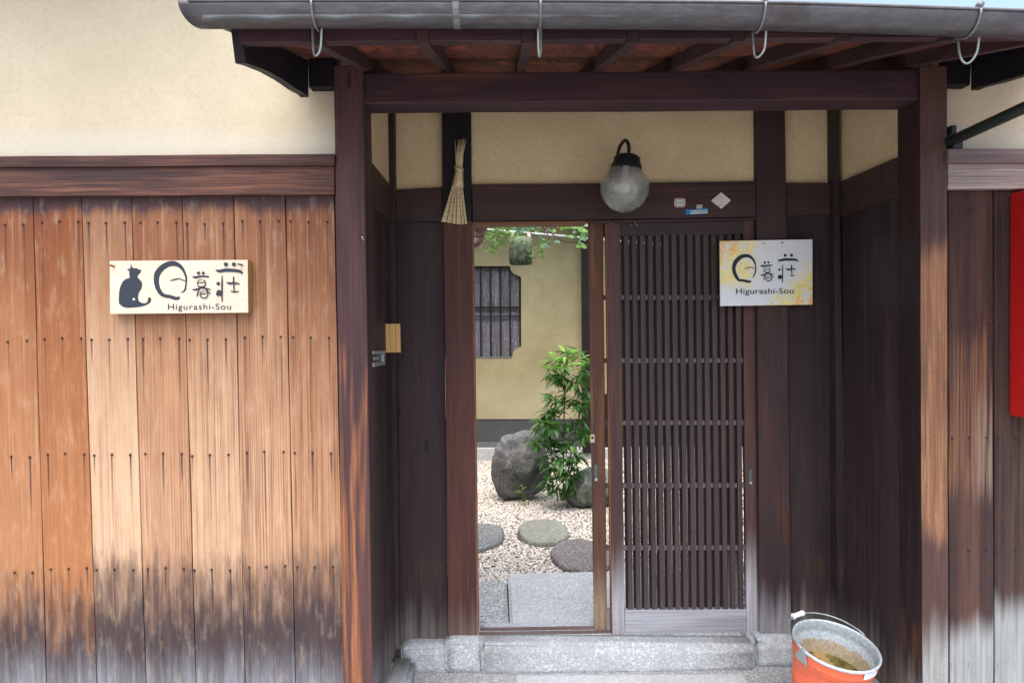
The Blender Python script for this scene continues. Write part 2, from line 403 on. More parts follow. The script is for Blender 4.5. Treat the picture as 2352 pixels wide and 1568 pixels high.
M['cedar_plaque'] = plaque('yellow_cedar_plaque', (.66, .40, .15), (.58, .33, .11), 'z')

def splash():
    g = NG('white_sign_with_yellow_wash'); x, y, z = g.xyz(g.objc())
    n1 = g.noise(g.objc(), 26, 4, .6); n2 = g.noise(g.objc(), 55, 3, .6); n3 = g.noise(g.vadd(g.objc(), (3., 1., 7.)), 20, 3)
    # upper left and lower right corners carry the watercolour wash
    dl = g.step(x*1.0 + (n3-.5)*.18, .0, -.11)
    dl = dl*g.step(z + (n3-.5)*.1, -.09, -.03)
    dr = g.step(x*.9 - z*1.1 + (n3-.5)*.18, .10, .19)
    k = g.math('MAXIMUM', dl, dr)
    c = g.mix(g.step(n2, .3, .7), (.88, .62, .10), (.90, .80, .34))
    c = g.mix(g.step(g.math('MAXIMUM', x*-1.0 + z, (x - z)*.92) + (n1-.5)*.25, .215, .29)*.85, c, (.92, .40, .07))
    c = g.mix(g.step(n3, .45, .62)*.35, c, (.62, .72, .30))
    base = g.mix(g.noise(g.objc(), 6, 3), (.66, .68, .70), (.76, .77, .78))
    c = g.mix(k*g.step(n1 + (n2-.5)*.5, .34, .56, .15, .95), base, c)
    return g.fin(c, .38, 0, .45)
M['splash'] = splash()

def leafmat(name, c1, c2, c3=None):
    g = NG(name); r = g.rnd()
    c = g.mix(r, c1, c2); 
    if c3: c = g.mix(g.step(r, .86, .9), c, c3)
    c = g.mix(g.noise(g.objc(), 60, 2)*.4, c, c1)
    m = g.fin(c, .42, 0, .45)
    tr = g.n.new('ShaderNodeBsdfTranslucent'); g.put(tr.inputs[0], g.mix(.5, c, (.18, .34, .04)))
    mx = g.n.new('ShaderNodeMixShader'); mx.inputs[0].default_value = .35
    out = g.n['Material Output']
    g.t.links.new(g.p.outputs[0], mx.inputs[1]); g.t.links.new(tr.outputs[0], mx.inputs[2]); g.t.links.new(mx.outputs[0], out.inputs[0])
    return m
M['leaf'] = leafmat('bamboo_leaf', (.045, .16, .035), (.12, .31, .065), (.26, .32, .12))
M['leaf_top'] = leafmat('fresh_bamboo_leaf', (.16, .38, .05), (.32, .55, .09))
M['leaf_vine'] = leafmat('vine_leaf', (.09, .24, .04), (.26, .46, .08))
M['leaf_fine'] = leafmat('fine_foliage', (.08, .20, .04), (.20, .38, .08))
M['leaf_teal'] = leafmat('bluish_vine_leaf', (.05, .15, .075), (.13, .27, .15))

def mosspot():
    g = NG('mossy_hanging_pot'); x, y, z = g.xyz(g.objc()); n = g.noise(g.objc(), 22, 4, .65)
    dr = g.noise(g.vscale(g.objc(), (60, 60, 9)), 1, 3)
    c = g.mix(g.step(n + z*1.5, .35, .75), (.045, .065, .04), (.30, .32, .24))
    c = g.mix(g.step(n, .45, .6)*.6, c, (.05, .11, .05)); c = g.mix(g.step(dr, .55, .7)*.5, c, (.40, .42, .34))
    return g.fin(c, .8)
M['pot'] = mosspot()
def paneM():
    g = NG('rippled_plastic_pane')
    n = g.noise(g.vscale(g.pos(), (30, 30, 2.5)), 1, 4, .7, 1.2)
    n2 = g.noise(g.vscale(g.pos(), (30, 30, 26)), 1, 3, .6, 2)
    c = g.mix(g.step(n, .35, .65), (.27, .26, .285), (.34, .33, .355))
    c = g.mix(g.step(n + (n2-.5)*1.1, .66, .74)*.85, c, (.66, .68, .70))  # white reflection glints painted into the pane colour as pale streaks
    g.bump(n + n2, 1.0, .03)
    g.put(g.p.inputs['Alpha'], g.step(n, .3, .6, .62, .86))
    return g.fin(c, .16, 0, .8)
M['pane'] = paneM()
M['reed'] = plaque('orange_reed_blind', (.80, .42, .17), (.55, .25, .09), 'z')
def globeM():
    g = NG('dusty_seeded_glass')
    n = g.voro(g.objc(), 160, 0); b = g.noise(g.objc(), 9, 4); sp = g.noise(g.objc(), 130, 2)
    z = g.xyz(g.objc())[2]
    c = g.mix(g.step(b, .35, .65), (.30, .31, .26), (.42, .43, .38))
    c = g.mix(g.step(sp, .68, .74)*g.step(z, .0, .08), c, (.06, .055, .04))
    g.bump(n, .28, .004)
    g.put(g.p.inputs['Alpha'], g.step(b, .3, .7, .42, .66))
    g.put(g.p.inputs['Coat Weight'], .6); g.put(g.p.inputs['Coat Roughness'], .12)
    return g.fin(c, .17, 0, .9)
M['glass'] = globeM()
def bucketin():
    g = NG('galvanised_bucket_inside'); z = g.xyz(g.objc())[2]; n = g.noise(g.objc(), 18, 4, .6); n2 = g.noise(g.objc(), 90, 3)
    c = g.mix(g.step(n2, .35, .7), (.44, .50, .53), (.62, .67, .70))
    zz = z + (n-.5)*.06
    c = g.mix(g.step(zz, -.068, -.078), c, g.mix(g.step(n2, .3, .7), (.40, .31, .20), (.55, .46, .34)))
    c = g.mix(g.step(zz, -.115, -.155), c, (.42, .28, .08))
    return g.fin(c, .45, .35)
M['bucket_in'] = bucketin()
def water():
    g = NG('murky_bucket_water'); n = g.noise(g.objc(), 30, 4, .7); b = g.noise(g.objc(), 11, 3)
    c = g.mix(g.step(n, .4, .65), (.06, .055, .010), (.16, .14, .03)); c = g.mix(g.step(b, .52, .62), c, (.34, .22, .09))
    g.bump(n, .4, .01)
    return g.fin(c, .45, 0, .3)
M['water'] = water()

# ------------------------------------------------------------------ mesh helpers
def link(name, me, mat, parent=None, loc=(0, 0, 0), smooth=False):
    o = bpy.data.objects.new(name, me); COL.objects.link(o)
    if mat is not None:
        if not me.materials: me.materials.append(mat)
    o.location = loc
    if parent is not None:
        o.parent = parent; o.matrix_parent_inverse = Matrix.Identity(4)
        o.location = Vector(loc) - world_loc(parent)
    if smooth: me.polygons.foreach_set('use_smooth', [True]*len(me.polygons))
    return o
def world_loc(o):
    v = Vector((0, 0, 0))
    while o is not None: v = v + o.location; o = o.parent
    return v
def bm_obj(name, bm, mat, parent=None, origin=None, smooth=False, bevel=0, segs=2):
    """vertices given in world space; origin moves to the middle (or to origin)"""
    if bevel: bmesh.ops.bevel(bm, geom=list(bm.edges), offset=bevel, segments=segs, affect='EDGES', profile=.6)
    bmesh.ops.recalc_face_normals(bm, faces=bm.faces)
    if origin is None:
        vs_ = [v.co for v in bm.verts]
        origin = Vector([(min(c[i] for c in vs_)+max(c[i] for c in vs_))/2 for i in range(3)])
    origin = Vector(origin)
    for v in bm.verts: v.co -= origin
    me = bpy.data.meshes.new(name); bm.to_mesh(me); bm.free()
    return link(name, me, mat, parent, origin, smooth)
def thing(name, label, cat, loc=(0, 0, 0), group=None):
    o = bpy.data.objects.new(name, None); COL.objects.link(o); o.empty_display_size = .1
    o.location = loc; o['label'] = label; o['category'] = cat
    if group: o['group'] = group
    return o
def tag(o, label, cat, group=None, kind=None):
    o['label'] = label; o['category'] = cat
    if group: o['group'] = group
    if kind: o['kind'] = kind
    return o
def structure(o): o['kind'] = 'structure'; return o
def stuff(o): o['kind'] = 'stuff'; return o

def thick(bm, t):
    g_ = bmesh.ops.extrude_face_region(bm, geom=list(bm.faces))
    for v in g_['geom']:
        if isinstance(v, bmesh.types.BMVert): v.co.y += t
def prism(bm, front, back):
    """closed solid between two matching loops"""
    n = len(front)
    a = [bm.verts.new(p) for p in front]; b = [bm.verts.new(p) for p in back]
    bm.faces.new(a); bm.faces.new(b[::-1])
    for i in range(n):
        j = (i+1) % n; bm.faces.new((a[j], a[i], b[i], b[j]))
def slab(name, q, Yf, Yb, mat, parent=None, bevel=.002, color=None, segs=1):
    """q: pixel corners TL TR BR BL as seen on plane Y=Yf; solid back to Yb"""
    fr = [U(x, y, Yf) for x, y in q]
    bk = [Vector((p.x, Yb, p.z)) for p in fr]
    bm = bmesh.new(); prism(bm, fr, bk)
    if name in ('post', 'board', 'fence_rail', 'rail_cap', 'lintel', 'head_rail', 'stile', 'rail', 'panel_board', 'corner_strip'):
        # old timber is never quite straight
        L = max(e.calc_length() for e in bm.edges); lg = [e for e in bm.edges if e.calc_length() > L*.8]
        bmesh.ops.subdivide_edges(bm, edges=lg, cuts=14, use_grid_fill=True)
        bm.edges.ensure_lookup_table()
        if bevel:
            sharp = [e for e in bm.edges if len(e.link_faces) == 2 and e.calc_face_angle() > .5]
            bmesh.ops.bevel(bm, geom=sharp, offset=bevel, segments=2, affect='EDGES', profile=.6)
        for v in bm.verts:
            n = mnoise.noise_vector(v.co*3.1 + Vector((len(bpy.data.objects)*.37, 0, 0)))*.0022 + mnoise.noise_vector(v.co*21)*.0007
            v.co += Vector((n.x, n.y*.3, n.z))
        bevel = 0
    o = bm_obj(name, bm, mat, parent, bevel=bevel, segs=segs)
    if color: o.color = color if len(color) == 4 else (*color, 1)
    return o
def rq(x0, y0, x1, y1): return [(x0, y0), (x1, y0), (x1, y1), (x0, y1)]
def boxw(bm, c, s, R=None):
    c = Vector(c); vs_ = []
    for k in ((-1,-1,-1),(1,-1,-1),(1,1,-1),(-1,1,-1),(-1,-1,1),(1,-1,1),(1,1,1),(-1,1,1)):
        v = Vector((k[0]*s[0]/2, k[1]*s[1]/2, k[2]*s[2]/2)); v = R @ v if R else v
        vs_.append(bm.verts.new(c+v))
    for f in ((0,3,2,1),(4,5,6,7),(0,1,5,4),(1,2,6,5),(2,3,7,6),(3,0,4,7)): bm.faces.new([vs_[i] for i in f])
def box(name, c, s, mat, parent=None, bevel=.002, R=None):
    bm = bmesh.new(); boxw(bm, c, s, R); return bm_obj(name, bm, mat, parent, bevel=bevel, segs=1)
def tube(bm, pts, rad, n=10, caps=True):
    pts = [Vector(p) for p in pts]; rad = rad if isinstance(rad, (list, tuple)) else [rad]*len(pts)
    rings = []; prev = None
    for i, p in enumerate(pts):
        t = (pts[min(i+1, len(pts)-1)] - pts[max(i-1, 0)]).normalized()
        if prev is None:
            a = t.cross(Vector((0, 0, 1)));  a = t.cross(Vector((1, 0, 0))) if a.length < .1 else a
            a.normalize()
        else: a = (prev - t*prev.dot(t)).normalized()
        prev = a; b = t.cross(a)
        rings.append([bm.verts.new(p + (a*math.cos(q) + b*math.sin(q))*rad[i]) for q in [2*math.pi*k/n for k in range(n)]])
    for r0, r1 in zip(rings, rings[1:]):
        for k in range(n): bm.faces.new((r0[k], r0[(k+1) % n], r1[(k+1) % n], r1[k]))
    if caps: bm.faces.new(rings[0][::-1]); bm.faces.new(rings[-1])
def lathe(bm, prof, n=40, c=(0, 0, 0), R=None, close=False):
    c = Vector(c); rings = []
    for r, z in prof:
        ring = []
        for k in range(n):
            q = 2*math.pi*k/n; v = Vector((r*math.cos(q), r*math.sin(q), z)); v = R @ v if R else v
            ring.append(bm.verts.new(c+v))
        rings.append(ring)
    for a, b in zip(rings, rings[1:]):
        for k in range(n): bm.faces.new((a[k], a[(k+1) % n], b[(k+1) % n], b[k]))
    return rings
def spline(pts, n=6):
    pts = [Vector(p) for p in pts]; out = []
    for i in range(len(pts)-1):
        p0 = pts[max(i-1, 0)]; p1 = pts[i]; p2 = pts[i+1]; p3 = pts[min(i+2, len(pts)-1)]
        for k in range(n):
            t = k/n; out.append(.5*((2*p1)+(p2-p0)*t+(2*p0-5*p1+4*p2-p3)*t*t+(3*p1-p0-3*p2+p3)*t**3))
    out.append(pts[-1]); return out

# depths of the main planes (metres in front of the camera)
YP, YPB = 2.40, 2.54            # gate posts
YW, YPL = 2.43, 2.452           # fence boards, street plaster
YB, YD = 3.00, 3.03             # inner posts, recessed wall
XL, XR = U(845, 800, YP).x, U(2113, 800, YP).x

# ------------------------------------------------------------------ ground
bm = bmesh.new(); s = [(-300, -300), (300, -300), (300, 400), (-300, 400)]
bm.faces.new([bm.verts.new((x, y, -.03)) for x, y in s])
structure(bm_obj('ground', bm, M['asphalt']))
bm = bmesh.new(); boxw(bm, (.48, 2.28, -.014), (6.6, 1.6, .028))
structure(bm_obj('pavement', bm, M['floor'], bevel=.004))
p0, p1 = G(1186, 1549, .004), G(1705, 1547, .004)
q = [p0, p1, Vector((p1.x+.0, 2.2, .004)), Vector((p0.x, 2.2, .004))]
bm = bmesh.new(); prism(bm, q, [v - Vector((0, 0, .02)) for v in q])
tag(bm_obj('floor_slab', bm, M['slab_pale'], bevel=.002), 'pale smooth stone slab let into the gate floor in front of the sliding door', 'paving slab')
bm = bmesh.new(); boxw(bm, (.6, 5.25, -.03), (6.4, 4.4, .18))
structure(bm_obj('courtyard_ground', bm, M['gravel_bed']))

# ------------------------------------------------------------------ entrance gate
gate = thing('entrance_gate', 'dark stained timber entrance gate with roofed eave and sliding lattice doors', 'gate', ((XL+XR)/2, YP, 0))
def gs(name, q, Yf, Yb, mat, bevel=.002, parent=None, **k): return slab(name, q, Yf, Yb, M[mat], parent or gate, bevel, **k)
# front posts
gs('post', [(766, 150), (834, 150), (857, 1600), (789, 1600)], YP, YPB, 'post_left', .005)
gs('post', [(2112, 150), (2176, 150), (2179, 1640), (2119, 1640)], YP, YPB, 'post_right', .005)
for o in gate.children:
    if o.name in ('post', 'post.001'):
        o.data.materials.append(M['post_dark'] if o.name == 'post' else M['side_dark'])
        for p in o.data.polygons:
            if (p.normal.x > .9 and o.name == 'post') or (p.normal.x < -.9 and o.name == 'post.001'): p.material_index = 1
# thin inner jamb lining behind the right post
None and gs('jamb', [(2098, 262), (2112, 262), (2119, 1640), (2104, 1640)], YP+.035, YPB+.03, 'post_dark', .002)
# lintel
gs('lintel', [(834, 168), (2112, 160), (2112, 229), (834, 238)], YP+.012, YPB-.01, 'beam', .006)
None and gs('lintel_haunch', [(2052, 252), (2112, 251), (2112, 330), (2100, 330)], YP+.03, YPB-.03, 'beam', .002)
# inner uprights
postA = gs('post', [(1015, 255), (1080, 254), (1097.5, 1462), (1030, 1462)], YB, YB+.11, 'post_brown', .004)
gs('post_head', [(1014, 150), (1081, 150), (1083, 508), (1016.5, 510)], YB-.003, YB+.112, 'black_wood', .002)
gs('post', [(1735, 150), (1802, 150), (1818, 1460), (1746, 1460)], YB, YB+.11, 'post_dark', .004)
gs('edge_strip', [(1083.5, 512), (1086, 512), (1098.6, 1455), (1095.6, 1455)], YB+.001, YB+.112, 'edge_z', 0)
# head rail over the doors
gs('head_rail', [(1084, 424), (1738, 416), (1739, 498), (1085, 509)], YB+.012, YB+.125, 'rail_dark', .003)
gs('rail_lip', [(1085, 509.5), (1348, 507), (1348, 511), (1085, 513.5)], YB+.005, YB+.13, 'worn_edge', .001)
gs('rail_groove', [(1348, 507), (1741, 500), (1741, 505), (1348, 512)], YB+.008, YB+.03, 'rail_dark', .001)
# left dado
gs('rail', [(905, 437), (1016, 430), (1017, 508), (906, 511)], YD-.018, YD+.05, 'rail_dark', .002)
for x0, x1, b0, b1 in ((905, 1018, 920, 1029),):
    gs('panel_board', [(x0, 511), (x1, 511), (b1, 1474), (b0, 1476)], YD, YD+.02, 'panel', .001)
gs('corner_strip', [(891, 190), (904, 190), (917, 1484), (898, 1486)], YB-.03, YD+.02, 'panel', .002)
gs('corner_strip', [(1914, 190), (1925, 190), (1945, 1470), (1925, 1470)], YB-.03, YD+.02, 'panel', .002)
# right dado
gs('rail', [(1805, 420), (1917, 420), (1919, 492), (1807, 496)], YD-.018, YD+.05, 'rail_dark', .002)
for x0, x1, b0, b1 in ((1806, 1921, 1819, 1934),):
    gs('panel_board', [(x0, 494), (x1, 494), (b1, 1470), (b0, 1466)], YD, YD+.02, 'panel', .001)
# plaster
def wallpiece(name, q, Yf, Yb, mat): return gs(name, q, Yf, Yb, mat, 0)
wallpiece('plaster_panel', [(890, 150), (1017, 150), (1018, 440), (893, 446)], YD, YD+.05, 'plaster_in')
wallpiece('plaster_panel', [(1078, 150), (1740, 150), (1740, 430), (1081, 434)], YD, YD+.05, 'plaster_in')
wallpiece('plaster_panel', [(1801, 150), (1925, 150), (1925, 440), (1805, 440)], YD, YD+.05, 'plaster_in')
# side walls of the recess (planes X = const)
def side(name, pix, X, mat, out, bevel=.001):
    fr = [UX(x, y, X) for x, y in pix]; bk = [v + Vector((out, 0, 0)) for v in fr]
    bm = bmesh.new(); prism(bm, fr, bk); return bm_obj(name, bm, M[mat], gate, bevel=bevel, segs=1)
def sidebox(name, X, out, y0, y1, z0, z1, mat, z0b=None, z1b=None, bevel=.001):
    fr = [Vector((X, y0, z0)), Vector((X, y1, z0 if z0b is None else z0b)), Vector((X, y1, z1 if z1b is None else z1b)), Vector((X, y0, z1))]
    bk = [v + Vector((out, 0, 0)) for v in fr]
    bm = bmesh.new(); prism(bm, fr, bk); return bm_obj(name, bm, M[mat], gate, bevel=bevel, segs=1)
zr0, zr1 = U(905, 511, YD).z, U(905, 437, YD).z
sidebox('rail', XL+.002, -.05, YPB, YD, zr0-.01, zr1, 'rail_dark')
sidebox('plaster_panel', XL-.012, -.05, YPB, YD, zr1-.01, 2.62, 'plaster_in', bevel=0)
for i in range(2):
    a = YPB + (YD-YPB)*i/2; b = YPB + (YD-YPB)*(i+1)/2 - .001
    sidebox('panel_board', XL-.012, -.02, a, b, .09, zr0, 'panel')
zr0r, zr1r = U(1919, 496, YD).z, U(1919, 424, YD).z
sidebox('rail', XR-.002, .05, YPB, YD, zr0r-.01, zr1r, 'rail_dark')
sidebox('plaster_panel', XR+.012, .05, YPB, YD, zr1r-.01, 2.62, 'plaster_in', bevel=0)
for i in range(2):
    a = YPB + (YD-YPB)*i/2; b = YPB + (YD-YPB)*(i+1)/2 - .001
    sidebox('panel_board', XR+.012, .02, a, b, .05, zr0r, 'panel')

# sliding lattice doors
def lattice_door(dx, Yf, front):
    e = bpy.data.objects.new('sliding_door', None); COL.objects.link(e); e.empty_display_size = .1
    loc = U(1568+dx, 1000, Yf); e.parent = gate; e.location = loc - gate.location
    def P(name, q, a, b, mat, bv=.0015): return slab(name, [(x+dx, y) for x, y in q], Yf+a, Yf+b, M[mat], e, bv)
    if front:
        P('stile', [(1393, 505), (1424, 505), (1435.5, 1467), (1407.5, 1467)], 0, .032, 'stile', .003)
        P('worn_edge', [(1390.5, 505), (1393, 505), (1407, 1467), (1404.5, 1467)], .001, .031, 'edge_z', 0)
        P('stile', [(1706, 501), (1741, 501), (1746, 1464), (1715.5, 1464)], 0, .032, 'stile', .003)
    else:
        P('stile', [(1393, 505), (1427, 505), (1437, 1461), (1408, 1461)], 0, .032, 'stile_back', .003)
        P('stile', [(1706, 501), (1741, 501), (1746, 1459), (1715.5, 1459)], 0, .032, 'stile', .003)
    P('top_rail', [(1424, 503), (1706, 500), (1706, 538), (1424, 542)], .002, .03, 'door_rail')
    P('bottom_rail', [(1435.5, 1400), (1715, 1398), (1715.5, 1465.5), (1435.5, 1467)], .001, .03, 'door_foot', .002)
    n = 15
    L0, L1, B0, B1 = 1424, 1706, 1435, 1715.5
    for i in range(n):
        cx = (i+.78)/(n+.45)
        xt, xb = L0+(L1-L0)*cx, B0+(B1-B0)*cx
        P('slat', [(xt-5.2, 539), (xt+5.2, 539), (xb+5.2, 1399.5), (xb-5.2, 1399.5)], .002, .018, 'lattice', .001)
    for y in (683, 828, 971, 1115, 1258):
        k = (y-505)/960
        P('cross_rail', [(L0+(B0-L0)*k, y-5.5), (L1+(B1-L1)*k, y-6), (L1+(B1-L1)*k, y+5), (L0+(B0-L0)*k, y+5.5)], .014, .026, 'kumiko', .001)
    return e
d1 = lattice_door(0, YB+.034, True)
d2 = lattice_door(-42, YB+.074, False)
for o in [c for c in d2.children if c.name.startswith('stile')][:1]:
    bmk = slab('lock_plate', rq(1356, 997, 1366, 1016), YB+.071, YB+.074, M['brass'], d2, .001)
    slab('keyhole', rq(1358.5, 1002, 1363.5, 1008), YB+.0695, YB+.0711, M['black'], d2, .0005)
    slab('finger_pull', rq(1364.5, 1066, 1373, 1098), YB+.0715, YB+.074, M['dim'], d2, .001)
    slab('pull_base', rq(1366, 1098, 1372.5, 1104), YB+.0712, YB+.074, M['alu'], d2, .001)
slab('finger_pull', rq(1721, 1078, 1727, 1106), YB+.032, YB+.0345, M['dim'], d1, .001)
slab('pull_base', rq(1722, 1106, 1727.5, 1111), YB+.0318, YB+.0345, M['alu'], d1, .001)
for yt_, zt_ in ((YB+.046, .128), (YB+.088, .129)):
    bm = bmesh.new(); boxw(bm, (U(1420, 1460, YB).x, yt_, zt_-.012), (1.268, .012, .024)); bm_obj('door_track', bm, M['track'], gate, bevel=.001, segs=1)
    bm = bmesh.new(); boxw(bm, (U(1420, 1460, YB).x, yt_+.014, zt_-.016), (1.268, .010, .022)); bm_obj('door_track', bm, M['track'], gate, bevel=.001, segs=1)

bm = bmesh.new(); boxw(bm, (U(1420, 1460, YB).x, YB+.10, .085), (1.27, .13, .066)); bm_obj('door_sill', bm, M['sill_stone'], gate, bevel=.002, segs=1)
# stones of the threshold
def stone(name, fr_pix, Yf, depth, zb, mat, label, cat='stone', parent=None, bev=.012):
    fr = [U(x, y, Yf) for x, y in fr_pix]
    fr[2].z = min(fr[2].z, zb); fr[3].z = min(fr[3].z, zb)
    bk = [v + Vector((0, depth, 0)) for v in fr]
    bm = bmesh.new(); prism(bm, fr, bk)
    bmesh.ops.bevel(bm, geom=list(bm.edges), offset=bev, segments=2, affect='EDGES')
    bmesh.ops.triangulate(bm, faces=bm.faces)
    bmesh.ops.subdivide_edges(bm, edges=[e for e in bm.edges if e.calc_length() > .05], cuts=3, use_grid_fill=True)
    for v in bm.verts:
        n = mnoise.noise_vector(v.co*11)*.005 + mnoise.noise_vector(v.co*35)*.0025; v.co += Vector((n.x, n.y*1.2, n.z*.6))
    o = bm_obj(name, bm, M[mat], parent, smooth=True)
    if parent is None: tag(o, label, cat)
    return o
stone('sill_stone', [(1106, 1478), (1738, 1482), (1738, 1526), (1106, 1526)], YB-.07, .105, -.02, 'sill_stone', '', parent=gate)
stone('sill_stone', [(920, 1485), (1026, 1485), (1026, 1526), (920, 1526)], YB-.05, .25, -.02, 'sill_stone', '', parent=gate)
stone('footing_stone', [(1021, 1471), (1109, 1471), (1112, 1526), (1018, 1526)], YB-.055, .22, -.02, 'granite', '', parent=gate, bev=.018)
stone('footing_stone', [(1732, 1467), (1838, 1465), (1842, 1524), (1735, 1526)], YB-.05, .22, -.02, 'sill_stone', '', parent=gate, bev=.02)
stone('sill_stone', [(1838, 1474), (1960, 1474), (1960, 1520), (1838, 1520)], YB-.04, .25, -.02, 'sill_stone', '', parent=gate)
# kerbs running along the side walls
for X0, X1, nm in ((XL-.03, XL+.075, 'kerb_stone'), (XR-.07, XR+.03, 'kerb_stone')):
    bm = bmesh.new(); boxw(bm, ((X0+X1)/2, 2.56, .02), (X1-X0, .80, .10))
    bmesh.ops.bevel(bm, geom=list(bm.edges), offset=.02, segments=2, affect='EDGES')
    bmesh.ops.triangulate(bm, faces=bm.faces)
    bmesh.ops.subdivide_edges(bm, edges=[e for e in bm.edges if e.calc_length() > .06], cuts=3, use_grid_fill=True)
    for v in bm.verts:
        n = mnoise.noise_vector(v.co*9)*.006; v.co += n
    bm_obj(nm, bm, M['sill_stone'], gate, smooth=True)

# eave: rafters, boards, fascia, purlin, side brackets, roof
YF_, YR = 1.80, YP+.03
zf = U(1176, 103, YF_).z; zr = U(1176, 164, YR).z + .003
def ez(Y): return zf + (zr-zf)*(Y-YF_)/(YR-YF_)
xs = [U(971, 100, YF_).x + .272*i for i in range(-1, 8)]
for x in xs:
    bm = bmesh.new(); wd = .017
    fr = [Vector((x-wd, YF_, zf)), Vector((x+wd, YF_, zf)), Vector((x+wd, YF_, zf+.045)), Vector((x-wd, YF_, zf+.045))]
    Yb = YB+.2
    bk = [Vector((v.x, Yb, ez(Yb) + (v.z-zf))) for v in fr]
    prism(bm, fr, bk); bm_obj('rafter', bm, M['rafter'], gate, bevel=.002, segs=1)
for i in range(len(xs)+1):
    xa = xs[i-1] if i > 0 else xs[0]-.20; xb = xs[i] if i < len(xs) else xs[-1]+.13
    bm = bmesh.new()
    fr = [Vector((xa+.001, YF_-.06, ez(YF_-.06)+.045)), Vector((xb-.001, YF_-.06, ez(YF_-.06)+.045))]
    bk = [Vector((xb-.001, YB+.2, ez(YB+.2)+.045)), Vector((xa+.001, YB+.2, ez(YB+.2)+.045))]
    lo = fr+bk; prism(bm, lo, [v+Vector((0, 0, .012)) for v in lo]); bm_obj('soffit_board', bm, M['soffit'], gate)
x0r, x1r = xs[0]-.20, xs[-1]+.15
for a, b in zip([x0r]+xs, xs+[x1r]):
    aa = a+.0175 if a in xs else a; bb = b-.0175 if b in xs else b
    bm = bmesh.new(); boxw(bm, ((aa+bb)/2, YF_+.015, zf+.028), (bb-aa, .03, .034)); bm_obj('fascia_board', bm, M['rafter' if 0 else 'beam'], gate, bevel=.001, segs=1)
# blocks that carry the purlin beside the posts
gs('purlin_end', [(707, 135), (768, 135), (768, 201), (709, 201)], YP+.01, YPB, 'black_bracket', .003)
gs('purlin_end', [(2174, 130), (2232, 130), (2229, 196), (2176, 195)], YP+.01, YPB, 'black_bracket', .003)
# side bracket boards with a curved underside
def bracket(xin, sgn, ypts):
    """profile in the Y-Z plane"""
    bm = bmesh.new(); th = .028
    prof = [(YF_-.03, ypts[0]), *ypts[1:-1]] if 0 else ypts
    a = [Vector((xin, y, z)) for y, z in prof]; b = [v + Vector((sgn*th, 0, 0)) for v in a]
    prism(bm, a, b)
    return bm_obj('side_bracket', bm, M['black_bracket'], gate, bevel=.001, segs=1)
XBL = U(710, 205, YP+.02).x
def zx(x, y, X): v = UX(x, y, X); return (v.y, v.z)
low = [zx(*p, XBL-.028) for p in ((540, 146), (562, 152), (597, 166), (630, 184), (662, 206), (684, 217))]
low += [(zx(709, 216, XBL)[0]-.0, low[-1][1])]
Yt = low[-1][0]
prof = low + [(Yt, zr+.06), (low[0][0]-.05, ez(low[0][0])+.05)]
prof = [(zx(531, 70, XBL-.028)[0], zx(531, 70, XBL-.028)[1])] + low + [(Yt, ez(Yt)+.04), (YF_-.02, ez(YF_)+.04)]
bracket(XBL, -1, prof)
XBR = U(2227, 205, YP+.02).x
low = [(y, z) for y, z in low]
lowR = [zx(*p, XBR+.028) for p in ((2242, 211), (2262, 207), (2300, 193), (2352, 181))]
lowR = lowR[::-1]
# same profile as on the left, shifted to its own height
dz = lowR[-1][1]-low[-2][1]
prof = [(y, z+dz) for y, z in low]
prof = [(prof[0][0]-.01, prof[0][1]+.10)] + prof + [(Yt, ez(Yt)+.04), (YF_-.02, ez(YF_)+.04)]
bracket(XBR, 1, prof)
# roof skin with rounded rolls
bm = bmesh.new(); nx = 160; ya, yb = YF_-.10, YB+.35
rows = []
for Y in (ya, (ya+yb)/2, yb):
    rows.append([bm.verts.new((x0r-.05+(x1r-x0r+.1)*i/nx, Y, ez(Y)+.062+.006*abs(math.sin(i/nx*math.pi*16)))) for i in range(nx+1)])
for a, b in zip(rows, rows[1:]):
    for i in range(nx): bm.faces.new((a[i], a[i+1], b[i+1], b[i]))
gx = bmesh.ops.extrude_face_region(bm, geom=list(bm.faces))
for v in [v for v in gx['geom'] if isinstance(v, bmesh.types.BMVert)]: v.co.z -= .014
bm_obj('roof_tiles', bm, M['tile'], gate, smooth=True)

# gutter
gut = [(452, 66), (700, 65), (1000, 64.5), (1350, 66), (1650, 68.5), (1837, 71.5), (2021, 77), (2352, 88.5), (2600, 97)]
GY, GR = 1.735, .046
gp = []
for x, y in gut:
    v = U(x, y, GY); gp.append(Vector((v.x, GY, v.z + GR*1.04)))
gps = spline(gp, 5)
bm = bmesh.new(); rings = []
for p in gps:
    ring = []
    for k in range(15):
        q = math.pi + math.pi*k/14
        ring.append(bm.verts.new(p + Vector((.024*(math.cos(q)) if p is gps[0] else 0, math.cos(q)*GR, math.sin(q)*GR))))
    # beaded front lip
    rings.append(ring)
for a, b in zip(rings, rings[1:]):
    for k in range(14): bm.faces.new((a[k], b[k], b[k+1], a[k+1]))
bm.faces.new(rings[0])
gx = bmesh.ops.solidify(bm, geom=list(bm.faces), thickness=.0015)
tube(bm, [p + Vector((0, -GR-.001, 0)) for p in gps], .0035, 8)
gutter = bm_obj('gutter', bm, M['gutter'], gate, smooth=True)
def near(px):
    X = U(px, 68, GY).x; return min(gps, key=lambda p: abs(p.x-X)), X
